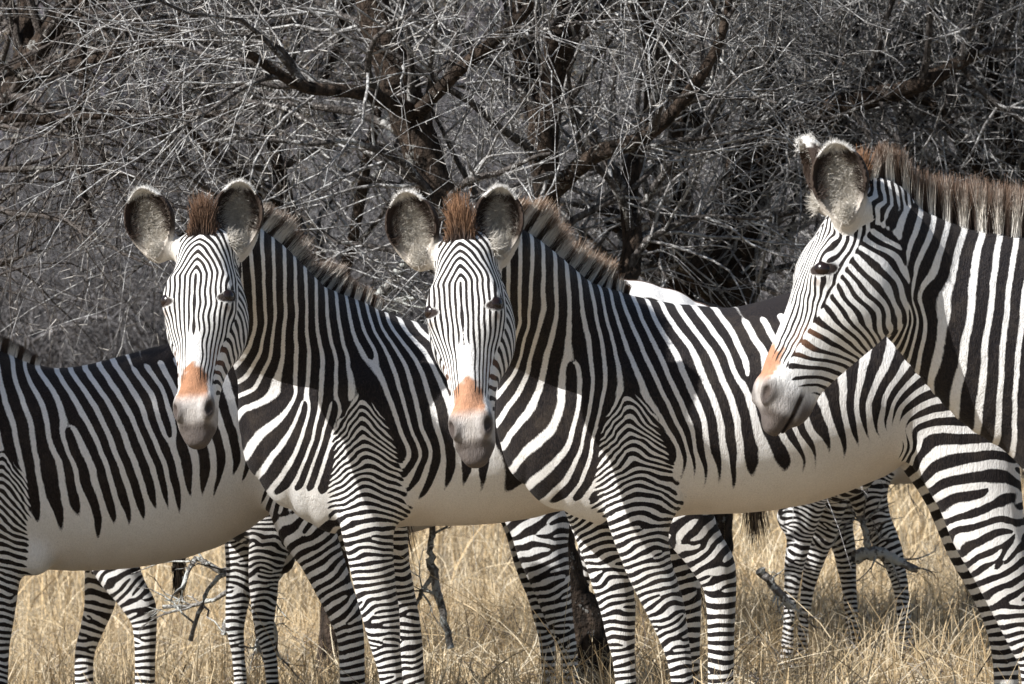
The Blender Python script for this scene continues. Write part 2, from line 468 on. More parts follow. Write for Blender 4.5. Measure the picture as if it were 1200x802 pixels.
    # drop what is below the ground cut and small islands never occur; fix the winding
    a, b, c = V[Q[:, 0]], V[Q[:, 1]], V[Q[:, 2]]
    if (np.cross(b - a, c - a) * a).sum() < 0: Q = Q[:, ::-1]
    X = V
    # ---- stripe fields
    pts, val = [], []
    for k, L in lines:
        P_ = np.array(L, float); P_ = P_ if opt.get('lines_local') else np.array([z.P(px, py, -.24)[[0, 2]] for px, py in L])
        for i in range(len(P_) - 1):
            n_ = max(1, int(np.linalg.norm(P_[i + 1] - P_[i]) / .07))
            for j in range(n_): pts.append(P_[i] + (P_[i + 1] - P_[i]) * j / n_); val.append(k)
        pts.append(P_[-1]); val.append(k)
    pts, val = np.array(pts), np.array(val, float)
    for kk in opt.get('anchors', []): pts = np.vstack([pts, kk[:2]]); val = np.append(val, kk[2])
    tps = TPS(pts, val, 3e-4)
    body = tps(X[:, [0, 2]]) + .06 * vnoise(X[:, [0, 2]], .35, seed)
    fT = T(X); fN = Nk(X); fB = np.minimum(fT, fN)
    tb = np.interp(X[:, 0], T.C[:, 0], T.C[:, 2] - T.r[:, 0]); tt = np.interp(X[:, 0], T.C[:, 0], T.C[:, 2] + T.r[:, 0])
    rel = (X[:, 2] - tb) / (tt - tb)
    ph = np.zeros((len(X), 3)); wt = np.zeros((len(X), 3)); ph[:, 0] = body; wt[:, 0] = 1
    wf = np.interp(X[:, 0], opt.get('wf_x', [-.75, -.55, -.35, .6]), opt.get('wf', [.33, .31, .38, .44]))
    legw = np.zeros(len(X)); legph = np.zeros(len(X)); lv = np.zeros(len(X), bool)
    for i, L in enumerate(FL):
        f, arc, n = L.locate(X)
        per_ = np.interp(arc, [0, .3, .55, .9], [.031, .029, .0265, .0235]); K = np.zeros_like(arc)
        ga = np.linspace(0, 1.4, 300); gp = np.interp(ga, [0, .3, .55, .9], [.031, .029, .0265, .0235]); gK = np.cumsum(1 / gp) * (ga[1] - ga[0])
        K = np.interp(arc, ga, gK)
        sl_ = np.interp(arc, [0, .16, .30, .42, .7], [2.1, 1.35, .60, .25, .15])
        p = K - sl_ * (np.sqrt(n * n + .010 ** 2)) / per_ + .38 * vnoise(X * [1, .6, 1], .08, seed + 5 + i)
        lim = np.interp(arc, [0, .05, .12, .25, .36, .42], [-.005, .048, .088, .118, .130, 1.0])
        near = np.where(arc < .24, sstep(.13, .06, f), sstep(.055, .015, f)) * (np.sign(X[:, 1]) == np.sign(L.C[3, 1]))
        wk = sstep(.016, -.016, np.abs(n) - lim) * near
        wk = np.where((arc > .38), np.maximum(wk, near), wk)
        k = (wk > legw) | ((f < .12) & (np.sign(X[:, 1]) == np.sign(L.C[3, 1])) & (legw <= 0) & ~lv); lv |= k; legw = np.where(k & (wk > legw), wk, legw); legph = np.where(k, p, legph)
    for i, L in enumerate(HL):
        f, arc, n = L.locate(X); ab = opt.get('hind_from', .42)
        ga = np.linspace(0, 1.6, 300); gp = np.interp(ga, [0, .4, .6, .85, 1.1], opt.get('hind_per', [.058, .052, .041, .033, .027])); gK = np.cumsum(1 / gp) * (ga[1] - ga[0])
        j = int(np.argmin(abs(L.arc - ab))); c0 = tps(L.C[j][None, [0, 2]])[0] - np.interp(L.arc[j], ga, gK)
        p = np.interp(arc, ga, gK) + c0 - opt.get('hind_tilt', 2.0) * n + .22 * vnoise(X * [1, .6, 1], .10, seed + 15 + i)
        near = sstep(.07, .01, f) * (np.sign(X[:, 1]) == np.sign(L.C[3, 1]))
        wk = sstep(ab - .012, ab + .012, arc) * near
        k = (wk > legw) | ((f < .12) & (np.sign(X[:, 1]) == np.sign(L.C[3, 1])) & (legw <= 0) & ~lv); lv |= k; legw = np.where(k & (wk > legw), wk, legw); legph = np.where(k, p, legph)
    ea = np.concatenate([Q[:, 0], Q[:, 1], Q[:, 2], Q[:, 3]]); eb = np.concatenate([Q[:, 1], Q[:, 2], Q[:, 3], Q[:, 0]])
    kk = lv[ea] & lv[eb]; ea_, eb_ = ea[kk], eb[kk]; cn = np.bincount(ea_, minlength=len(X)) + np.bincount(eb_, minlength=len(X))
    for _ in range(opt.get('relax', 9)):                                   # even out the rings where the nearest axis point jumps
        sm = np.bincount(ea_, legph[eb_], len(X)) + np.bincount(eb_, legph[ea_], len(X)); legph = np.where(cn > 0, .3 * legph + .7 * sm / np.maximum(cn, 1), legph)
        sm = np.bincount(ea_, legw[eb_], len(X)) + np.bincount(eb_, legw[ea_], len(X)); legw = np.where(cn > 0, .6 * legw + .4 * sm / np.maximum(cn, 1), legw)
    low = sstep(.62, .55, X[:, 2]); legw = np.maximum(legw, low)
    ph[:, 1] = legph; wt[:, 1] = legw; wt[:, 0] = 1 - legw
    wf = wf * (1 - legw) + .47 * legw
    thr = np.cos(PI * wf)
    # dark line of the back, pale belly
    light = np.tile([.86, .85, .83], (len(X), 1)); dark = np.tile(opt.get('dark', [.007, .0065, .008]), (len(X), 1))
    tor = sstep(.03, .0, fT) * (1 - legw)
    b0, b1 = opt.get('belly', (.33, .10))
    bel = sstep(b0, b1, rel + .04 * vnoise(X[:, [0, 1]], .12, seed + 3)) * tor * sstep(*opt.get('flank', (.50, .36)), X[:, 0]) * sstep(*opt.get('elbow', (-.56, -.46)), X[:, 0])
    thr = thr * (1 - bel) - 1.7 * bel
    pink = sstep(.26, .0, rel) * tor * sstep(-.70, -.5, X[:, 0])
    light = light * (1 - pink[:, None]) + np.array([.86, .80, .74]) * pink[:, None]  # warm bounce from the grass put into the lower belly colour
    dors = sstep(*opt.get('dorsal', (.050, .030)), tt - X[:, 2]) * sstep(-.30, -.05, X[:, 0]) * (1 - sstep(.20, .35, X[:, 0])) * sstep(.03, .0, fT)
    thr = thr * (1 - dors) + 1.7 * dors
    rd = opt.get('rump_d', .055); rump = sstep(rd + .01, rd - .01, tt - X[:, 2]) * sstep(*opt.get('rump_x', (.22, .34)), X[:, 0]) * sstep(.16, .12, np.abs(X[:, 1]))
    dline = sstep(.045, .030, np.abs(X[:, 1])); thr = thr * (1 - rump) + rump * (dline * 3.4 - 1.7); dark = np.where((rump * dline)[:, None] > .3, [.075, .045, .03], dark)
    chest = opt.get('chest')
    if chest is not None:                                                  # pale patch between neck and forelegs
        cq = sstep(1.15, .8, np.sqrt(((X[:, 0] - chest[0]) / chest[2]) ** 2 + ((X[:, 2] - chest[1]) / chest[3]) ** 2)) * (1 - legw)
        thr = thr * (1 - cq) - 1.6 * cq
    hoof = sstep(.075, .065, X[:, 2])
    light = light * (1 - hoof[:, None]) + .03 * hoof[:, None]; dark = dark * (1 - hoof[:, None]) + .02 * hoof[:, None]
    # ---- head
    q = head.to(X).astype(float); u, w_, v = q.T; fh = hf(X)
    hw = sstep(.012, -.012, fh - np.minimum(fN, fh + .02)) * (u < .9) * sstep(.045, .03, fh)
    hw = np.where((fh < .035) & (u > .16) & (w_ > -.16), 1, hw); hw = hw * (1 - sstep(.05, .06, fh))
    wt_ = np.interp(np.clip(u, 0, .73), HU, HT); sd = np.sqrt(v * v + (1.15 * np.maximum(wt_ - w_ - .01, 0)) ** 2)
    al = .60; u0 = .188
    sx = sd * np.interp(u, [.0, .2, .3, .45, .6], [.9, 1, 1, 1.22, 1.5]); uy = al * np.maximum(u0 - u, 0); rho = (sx ** 1.32 + uy ** 1.32 + 1e-7) ** (1 / 1.32)
    ph[:, 2] = rho / .0172 + .45 + .13 * vnoise(q, .06, seed + 30)
    up = (wt_ - w_)
    tau = np.interp(u, [.12, .25, .36, .48, .6], [.10, .40, .50, -.1, -.62])
    cheek = (u + tau * (w_ + .02)) / np.interp(u, [.1, .3, .6], [.030, .031, .034]) + .22 * vnoise(q, .10, seed + 31)
    side = sstep(.065, .085, up - np.interp(u, [.0, .2, .3, .45, .6], [.04, .02, .005, -.015, -.03])) * sstep(.02, .10, u)
    wt *= (1 - hw)[:, None]; lw = wt[:, 1].copy()
    ph[:, 1] = np.where(hw > .02, cheek, ph[:, 1]); wt[:, 1] = lw * (hw <= .02) + hw * side; wt[:, 2] = hw * (1 - side)
    th = np.cos(PI * np.interp(u, [.0, .3, .5, .6], [.47, .52, .56, .6]))
    nose = np.maximum(sstep(.535, .585, u - .04 * sstep(.03, .09, up)), sstep(.028, .020, np.abs(v) + .0) * sstep(.375, .43, u + .5 * np.abs(v)) * (up < .03))
    th = th * (1 - nose) - 1.7 * nose
    thr = thr * (1 - hw) + th * hw
    H = hw[:, None]
    lh = np.tile([.86, .85, .83], (len(X), 1))
    org = sstep(.485, .515, u - .6 * np.abs(v) * (np.abs(v) < .05) + .012 * vnoise(q, .03, seed + 33)) * sstep(.665, .60, u + .25 * up) * sstep(.066, .050, np.abs(v) + .40 * up + .004 * vnoise(q, .02, seed + 34))
    gry = sstep(.60, .66, u + .05 * up + .006 * vnoise(q, .04, seed + 35))
    def over(a, k, c): return a * (1 - k[:, None]) + np.array(c) * k[:, None]
    lh = over(lh, org, opt.get('nose', [.45, .235, .14])); lh = over(lh, gry * .9, [.40, .375, .36])
    brn = sstep(.03, .0, np.abs(np.hypot((u - .47) / 1.4, w_ + .02)) - .02) * (np.abs(v) > .045)
    dh = np.tile([.008, .007, .008], (len(X), 1)); dh = over(dh, brn, [.09, .05, .032])
    for sgn in (-1, 1):
        d = np.sqrt(((u - .302) / .9) ** 2 + ((w_ - .026)) ** 2 + ((v - .095 * sgn)) ** 2); k = sstep(.022, .012, d) * .6
        lh = over(lh, k, [.26, .14, .08])
        d = np.sqrt(((u - .262 - .45 * (w_ - .026)) / .80) ** 2 + ((w_ - .026) / 1.35) ** 2 + ((v - .100 * sgn) / 1.5) ** 2); k = sstep(.031, .026, d)
        lh = over(lh, k, [.022, .015, .013]); thr = np.where((k > .3) & (hw > .5), -1.7, thr)
        d = np.sqrt(((u - .660) / 2.0) ** 2 + (w_ - .026) ** 2 + ((v - .058 * sgn)) ** 2); lh = over(lh, sstep(.018, .010, d), [.03, .022, .02])
    m = sstep(.011, .006, np.abs(w_ + .078 + .25 * (.735 - u) * 0)) * sstep(.60, .63, u); lh = over(lh, m, [.03, .022, .02])
    lip = np.maximum(sstep(-.085, -.105, w_) * sstep(.60, .66, u), sstep(.68, .705, u)); lh = over(lh, lip * .88, [.07, .055, .05])
    mz = sstep(.50, .60, u); sp = vnoise(q, .012, seed + 40) * .10 + vnoise(q, .03, seed + 41) * .10
    lh = np.clip(lh * (1 + (sp * mz)[:, None]), .01, .9)
    ctr = sstep(.030, .0, np.abs(v)) * sstep(.62, .66, u) * (1 - sstep(.69, .72, u)); lh = over(lh, ctr * .35, [.42, .38, .34])
    dk = sstep(.036, .020, np.sqrt(((u - .655) / 1.6) ** 2 + (w_ - .022) ** 2 + (np.abs(v) - .056) ** 2)); lh = over(lh, dk * .72, [.07, .055, .05])
    light = light * (1 - H) + lh * H; dark = dark * (1 - H) + dh * H
    # ---- ears
    ear_hair = []
    for e, er in zip(E, opt['ear_roots']):
        o, i, cut, qq = e.parts(X); f = e(X)
        k = sstep(.012, .004, f) * (fh > -.004)
        l, g, ww = qq.T.astype(float)
        wd = .080 * (1 - .32 * sstep(.03, -.12, l)) * (1 - .22 * sstep(.06, .125, l)); rr = np.hypot(l / .118, ww / wd)
        inner = i < .0045; inner = inner & (g > -.047)
        c = np.where(inner[:, None], np.array([.46, .42, .37]), np.array([.66, .61, .54]))
        rim = sstep(.72, .80, rr) * sstep(-.06, -.02, l) * ((g > -.022)); c = over(c, rim, [.030, .019, .014])
        tipw = sstep(.078, .094, l + .006 * vnoise(qq, .03, 5)) ; c = over(c, tipw, [.80, .78, .74])
        back = ((~inner) & (g < -.02)); c = over(c, back * sstep(.01, .03, l) * sstep(.085, .07, l), [.03, .022, .018])
        light = over(light, k, [0, 0, 0]) + c * k[:, None]; thr = np.where(k > .5, -1.7, thr)
        # stalk
        b_, t_ = np.array(er[0]), np.array(er[1]); d = t_ - b_; tt_ = np.clip(((X - b_) @ d) / (d @ d), 0, 1); ds = np.linalg.norm(X - (b_ + tt_[:, None] * d), axis=1)
        kk = sstep(.055, .042, ds) * (k < .5) * (tt_ > .25); light = over(light, kk, [.70, .66, .60]); thr = np.where(kk > .5, -1.7, thr)
    # ---- swirls: stripe forks
    r = np.random.default_rng(seed + 50); psi = np.zeros(len(X))
    forks = list(opt.get('forks', []))
    for L in FL + HL:
        for _ in range(4):
            j = r.integers(int(len(L.C) * .30), int(len(L.C) * .85)); p0 = L.C[j][[0, 2]] + r.normal(0, .03, 2); sg = r.choice([-1, 1])
            forks.append((p0[0], p0[1], sg)); forks.append((p0[0] + r.normal(0, .05), p0[1] + r.uniform(.06, .14), -sg))
    for x0, z0, sg in forks: psi += sg * np.arctan2(X[:, 2] - z0, X[:, 0] - x0)
    sw = np.stack([np.cos(psi), np.sin(psi), thr], 1)
    sw[hw > .02, 0] = 1; sw[hw > .02, 1] = 0
    if 'TIME' in globals(): print('fields', _t.time() - T0)
    root = empty('zebra', (z.X0, z.Y0, z.g), z.yaw); root.scale = (getattr(z, 'sc', 1.0),) * 3; tag(root, z.label, 'zebra', z.group)
    me = np_mesh('body', X, Q)
    attr(me, 'phases', 'FLOAT_VECTOR', ph); attr(me, 'weights', 'FLOAT_VECTOR', wt); attr(me, 'swirl', 'FLOAT_VECTOR', sw)
    o4 = np.ones((len(X), 1)); attr(me, 'light_hair', 'FLOAT_COLOR', np.hstack([light, o4])); attr(me, 'dark_hair', 'FLOAT_COLOR', np.hstack([dark, o4]))
    bo = link_mesh('body', me, COAT, root)
    # ---- eyes
    if opt.get('eyes', True):
        import bmesh
        for sgn in (-1, 1):
            bm = bmesh.new(); bmesh.ops.create_uvsphere(bm, u_segments=24, v_segments=16, radius=.0270)
            em = bpy.data.meshes.new('eye'); bm.to_mesh(em); bm.free(); eo = link_mesh('eye', em, EYE, root); eo.location = head.out((.263, .0265, .0960 * sgn))
    # ---- mane
    bvh = BVHTree.FromPolygons(X.tolist(), Q.tolist())
    def hit(p, d, far=.6):
        h = bvh.ray_cast(Vector(p), Vector(d), far); return None if h[0] is None else np.array(h[0])
    r = np.random.default_rng(seed + 70)
    if crest is not None:
        cp = crom(crest, 8); m = opt.get('mane_n', 19000); t = r.uniform(0, len(cp) - 1.001, m); i = t.astype(int); fr_ = (t - i)[:, None]
        cc = cp[i] * (1 - fr_) + cp[i + 1] * fr_; tan = cp[i + 1, :3] - cp[i, :3]; tan /= np.linalg.norm(tan, axis=1)[:, None]
        N_ = np.cross(tan, [0, 1, 0]); N_ *= np.sign(N_ @ np.array([.3, 0, 1]))[:, None]; N_ /= np.linalg.norm(N_, axis=1)[:, None]
        roots, dirs, lens, cols = [], [], [], []
        lean = opt.get('mane_lean', .12)
        for a, n_, tn in zip(cc, N_, tan):
            off = r.normal(0, .013); p = a[:3] + n_ * .25 + np.array([0, off, 0]); h = hit(p, -n_)
            if h is None: continue
            roots.append(h - n_ * .008); d = n_ + np.array([0, off * 6, 0]) + tn * lean + r.normal(0, .055, 3); dirs.append(norm(d)); lens.append(a[3] * r.uniform(.62, 1.12))
        roots, dirs, lens = map(np.array, (roots, dirs, lens))
        # tufted tips
        lens = lens * (1 + .12 * vnoise(roots, .05, seed + 2))
        pv = tps(roots[:, [0, 2]]) + .06 * vnoise(roots[:, [0, 2]], .35, seed); psr = np.zeros(len(roots))
        for x0, z0, sg in forks: psr += sg * np.arctan2(roots[:, 2] - z0, roots[:, 0] - x0)
        wh = sstep(.0, .35, np.cos(2 * PI * pv + psr) - opt.get('mane_thr', -.42)); wh = wh[:, None]
        br = r.uniform(.7, 1.25, (len(roots), 1))
        c0 = np.array([.030, .022, .020]) * (1 - wh) + np.array([.90, .86, .80]) * wh
        c1 = np.array([.045, .028, .020]) * (1 - wh) + np.array([.84, .78, .68]) * wh
        c2 = np.array(opt.get('mane_tip', [.20, .105, .060])) * br
        strands('mane', roots, dirs, lens, np.full(len(roots), .0024), c0, c1, c2, (0, opt.get('mane_mid', .68), 1), .07, seed, root)
        # forelock between the ears
        m = 2200; uu = r.uniform(-.035, .045, m); vv = r.normal(0, .021, m); roots = []; dirs = []
        up_ = norm(-head.A[0] * .8 + head.A[1] * .25 + np.array(opt.get('lock_lean', (0, 0, 0))))
        for a, b_ in zip(uu, vv):
            h = hit(head.out((a, .0, b_)) + (head.A[1] - head.A[0] * .6) * .14, -norm(head.A[1] - head.A[0] * .6))
            if h is None: h = head.out((a, .01, b_))
            roots.append(h); dirs.append(norm(up_ + head.A[2] * b_ * 4 + r.normal(0, .11, 3)))
        roots = np.array(roots); dirs = np.array(dirs); br = r.uniform(.7, 1.3, (m, 1))
        strands('forelock', roots, dirs, r.uniform(.045, .125, m) * np.exp(-(vv / .036) ** 2) * opt.get('lock', 1), np.full(m, .0032), np.array([.03, .02, .018]) * br, np.array([.06, .035, .022]) * br, np.array(opt.get('lock_tip', [.30, .16, .085])) * br, (0, .35, 1), .10, seed + 1, root)
    # ---- hair in the ears
    if opt.get('ear_fur', True):
        for e in E:
            m = 3200; ro, di, le, cl = [], [], [], []
            for _ in range(m):
                a = r.uniform(0, 2 * PI); rad = math.sqrt(r.uniform(0, 1)); l = .100 * rad * math.sin(a); ww = .066 * rad * math.cos(a) * (1 - .3 * (l < -.03))
                p = e.fr.out(np.array((l, .10, ww)) * e.sc); h = hit(p, -e.fr.A[1], .2)
                if h is None: continue
                tipz = l > .085
                d = norm(e.fr.A[0] * r.uniform(-.2, .6) - e.fr.A[2] * ww * 9 + e.fr.A[1] * r.uniform(.15, .5) + r.normal(0, .10, 3)) if not tipz else norm(e.fr.A[0] + e.fr.A[1] * .5 + r.normal(0, .25, 3))
                ro.append(h); di.append(d); le.append(r.uniform(.015, .035)); edge = rad > .78 and l > -.03
                cl.append([.78, .75, .70] if tipz else ([.05, .035, .028] if edge else list(np.array([.68, .64, .57]) * r.uniform(.85, 1.1))))
            for _ in range(600):                                           # white tip fur
                a = r.uniform(.24 * PI, .76 * PI); p = e.fr.out(np.array((.113 * math.sin(a), 0 + r.uniform(-.03, .02), .062 * math.cos(a))) * e.sc)
                ro.append(p); di.append(norm(e.fr.A[0] * math.sin(a) + e.fr.A[2] * math.cos(a) + e.fr.A[1] * .4 + r.normal(0, .20, 3))); le.append(r.uniform(.006, .013)); cl.append([.82, .80, .76])
            cl = np.array(cl); strands('ear_hair', np.array(ro), np.array(di), np.array(le), np.full(len(ro), .0016), cl * .9, cl, cl, (0, .4, 1), .25, seed + 9, root)
    # ---- tail
    tl = opt.get('tail')
    if tl is not None:
        tl = np.array(tl, float); tr = np.column_stack([tl, np.linspace(.028, .016, len(tl)), np.linspace(.028, .016, len(tl))]); TT = Tube(tr, per=6)
        V_, Q_ = [], []; M = 10
        for i in range(len(TT.C)):
            for j in range(M):
                a = 2 * PI * j / M; V_.append(TT.C[i] + TT.r[i, 0] * (math.cos(a) * TT.N[i] + math.sin(a) * TT.S[i]))
        for i in range(len(TT.C) - 1):
            for j in range(M): Q_.append([i * M + j, i * M + (j + 1) % M, (i + 1) * M + (j + 1) % M, (i + 1) * M + j])
        V_ = np.array(V_); me = np_mesh('tail', V_, Q_)
        arcs = np.repeat(TT.arc, M); p3 = np.zeros((len(V_), 3)); p3[:, 0] = arcs / .035; w3 = np.zeros((len(V_), 3)); w3[:, 0] = 1
        attr(me, 'phases', 'FLOAT_VECTOR', p3); attr(me, 'weights', 'FLOAT_VECTOR', w3); attr(me, 'swirl', 'FLOAT_VECTOR', np.tile([1, 0, 0.], (len(V_), 1)))
        attr(me, 'light_hair', 'FLOAT_COLOR', np.tile([.7, .65, .58, 1], (len(V_), 1))); attr(me, 'dark_hair', 'FLOAT_COLOR', np.tile([.02, .016, .016, 1], (len(V_), 1)))
        to = link_mesh('tail', me, COAT, root)
        m = opt.get('tuft', 380); k = r.uniform(.62, 1, m); ii = (k * (len(TT.C) - 1)).astype(int); ro = TT.C[ii] + r.normal(0, .009, (m, 3)); di = np.array([0, 0, -1.]) + r.normal(0, .06, (m, 3)) + np.array([.06, 0, 0]); di /= np.linalg.norm(di, axis=1)[:, None]
        wh = (r.uniform(size=m) < .40)[:, None]; c = np.where(wh, [.35, .27, .19], [.018, .014, .013])
        tf = strands('tail_tuft', ro, di, r.uniform(.14, .30, m) * opt.get('tuft_len', 1), np.full(m, .005), c, c, c, (0, .5, 1), .06, seed + 4, to)
    return root
# ------------------------------------------------------------------ the herd
def rows_torso(z, cols):
    out = []
    for px, top, bot, hw in cols:
        p = z.P(px, (top + bot) / 2); out.append([*p, (bot - top) / 2 / z.scale(px), hw])
    return np.array(out)
def rows_neck(z, rows): return np.array([[*z.P(px, py, yl), h, lat] for px, py, h, lat, yl in rows])
def rows_crest(z, rows): return np.array([[*z.P(px, py, yl), ln] for px, py, yl, ln in rows])
def head_frame(z, poll, yl, a, f):
    a = norm(z.dirl(a)); f = np.array(z.dirl(f)); f = norm(f - (f @ a) * a)
    return Frame(z.P(*poll, yl), a, f, np.cross(a, f))
def ear_spec(z, hd, lst):
    ears, roots = [], []
    for (px, py), yl, L, G, sc, vside in lst:
        C = z.P(px, py, yl); Ld = z.dirl(L); ears.append((C, Ld, z.dirl(G), sc))
        roots.append((hd.out((.035, -.045, .062 * vside)), C - Ld * .075 * sc))
    return ears, roots
def stretch(rows, g=.03):
    """ends of the legs set on the ground: hooves at height g"""
    rows = np.array(rows); z0 = rows[-1, 2]; k = int(np.argmax(rows[:, 2] < .62)) or len(rows) - 4
    zt = rows[k, 2]; rows[k:, 2] = g + (rows[k:, 2] - z0) * (zt - g) / (zt - z0)
    return rows

LC = [  # stripes traced on the third animal: white centre lines in the side view
    (1, [(607,330),(610,378),(605,420),(586,455)]), (2, [(620,338),(619,369),(614,422),(596,468)]),
    (3, [(636,330),(639,362),(632,402),(626,446),(606,486)]), (4, [(652,354),(652,390),(648,446),(640,486),(614,516)]),
    (5, [(669,354),(671,398),(674,430),(672,478),(656,522),(632,546)]), (6, [(685,358),(692,398),(692,446),(686,486),(678,522),(660,556)]),
    (7, [(700,356),(706,402),(706,442),(700,482),(690,522),(676,570)]), (8, [(710,356),(720,410),(722,454),(712,482),(702,518),(696,554),(686,578)]),
    (9, [(722,356),(734,410),(748,454),(772,498),(788,526)]), (10, [(734,354),(750,402),(768,450),(788,498),(804,534)]),
    (11, [(750,354),(764,398),(780,442),(798,490),(810,530)]), (12, [(766,358),(784,402),(800,446),(816,490),(826,538)]),
    (13, [(784,364),(808,406),(820,446),(836,498),(846,542)]), (14, [(806,370),(830,410),(844,458),(856,498),(862,546)]),
    (15, [(829,374),(852,414),(866,462),(878,502),(888,542)]), (16, [(850,373),(865,407),(882,457),(904,500),(929,542)]),
    (17, [(874,368),(895,414),(912,460),(927,504),(946,542)]), (18, [(893,366),(912,410),(928,460),(942,504),(959,542)]),
    (19, [(915,362),(938,420),(961,474),(978,530)]), (20, [(945,352),(975,400),(984,453),(986,487),(995,523)]),
    (21, [(985,345),(1012,385),(1008,425),(1002,455),(1001,483),(1010,517)]), (22, [(1030,340),(1044,372),(1042,400),(1027,441),(1014,474),(1020,508)]),
    (23, [(1075,345),(1085,375),(1070,410),(1048,442),(1033,480),(1032,505),(1042,524)]), (24, [(1130,380),(1130,410),(1085,428),(1052,460),(1042,485),(1042,503),(1052,522)]),
    (25, [(1190,430),(1150,436),(1105,446),(1074,458),(1052,479),(1048,500),(1056,520)]), (26, [(1210,470),(1170,464),(1133,462),(1094,468),(1065,485),(1057,502),(1062,522)]),
    (27, [(1215,490),(1165,482),(1115,483),(1078,492),(1064,505),(1068,530)]), (28, [(1215,510),(1154,500),(1111,500),(1077,509),(1070,535)]),
    (29, [(1215,532),(1162,519),(1128,521),(1090,531),(1080,548)]), (30, [(1215,553),(1175,538),(1137,542),(1111,551),(1090,564)]),
    (31, [(1215,573),(1179,557),(1137,566),(1103,578)]), (32, [(1215,592),(1183,576),(1150,586),(1115,597)]), (33, [(1220,612),(1192,598),(1160,607),(1125,616)])]

def spec_C():
    z = Zebra(.90, 14.2, 4, 'zebra facing the camera in the middle right, its pale belly beside the profile head')
    torso = rows_torso(z, [(622,440,540,.10),(655,395,598,.165),(700,356,617,.225),(750,353,612,.265),(800,357,604,.29),(860,361,602,.305),(920,350,594,.31),
        (985,330,570,.305),(1040,323,540,.285),(1100,333,535,.265),(1160,360,540,.22),(1212,415,545,.12)])
    neck = rows_neck(z, [(700,465,.255,.175,0),(662,415,.225,.145,-.04),(630,365,.185,.115,-.19),(606,325,.140,.100,-.34),(588,300,.108,.088,-.46)])
    hd = head_frame(z, (541,276), -.62, (.050,-.42,-.905), (-.19,-.93,.34))
    ears, roots = ear_spec(z, hd, [((484,271), -.58, (-.22,-.05,.97), (-.22,-.97,.05), 1.1, 1), ((584,264), -.56, (.05,-.05,.99), (.18,-.98,.05), 1.05, -1)])
    nf = leg_rows(z, [(733,450,34,1.15),(736,515,46,1.05),(744,565,42),(748,610,35),(759,660,27.5),(771,690,25),(781,717,22),(790,745,17),(797,772,14),(802,815,12.5),(806,858,14.5),(801,885,17)], -.16)
    ff = leg_rows(z, [(700,500,36,.8),(692,560,40),(698,600,34),(710,650,27),(718,685,24),(724,712,21),(727,740,17.5),(731,770,13.5),(735,815,12.5),(738,858,14.5),(733,885,17)], .15)
    nh = leg_rows(z, [(1112,440,70,.8),(1122,490,74,.9),(1136,540,60),(1148,580,50),(1158,620,44),(1175,665,36),(1190,708,29),(1204,748,22),(1212,775,17),(1214,820,15),(1212,862,15),(1206,888,18)], -.17)
    fh = leg_rows(z, [(1100,470,60,.8),(1118,540,50),(1130,590,42),(1143,640,34),(1160,685,26),(1172,725,20),(1178,765,16),(1180,820,14),(1180,862,15),(1174,888,18)], .15)
    crest = rows_crest(z, [(580,285,-.48,.075),(600,296,-.38,.11),(625,312,-.23,.13),(655,330,-.07,.13),(685,346,0,.115),(705,354,0,.08),(735,357,0,.035)])
    opt = dict(seed=3, ear_roots=roots, anchors=[], chest=(*z.P(668, 604)[[0, 2]], .115, .055),
        forks=[(*z.P(665,425)[[0,2]], 1), (*z.P(892,470)[[0,2]], 1), (*z.P(862,440)[[0,2]], -1)],
        tail=[z.P(1225,420), z.P(1245,450), z.P(1252,520), z.P(1254,600), z.P(1256,660)], mane_mid=.78, mane_tip=[.26, .155, .09])
    return z, torso, rows_neck, (torso, neck, hd, ears, [stretch(nf), stretch(ff)], [stretch(nh), stretch(fh)], LC, crest, opt)

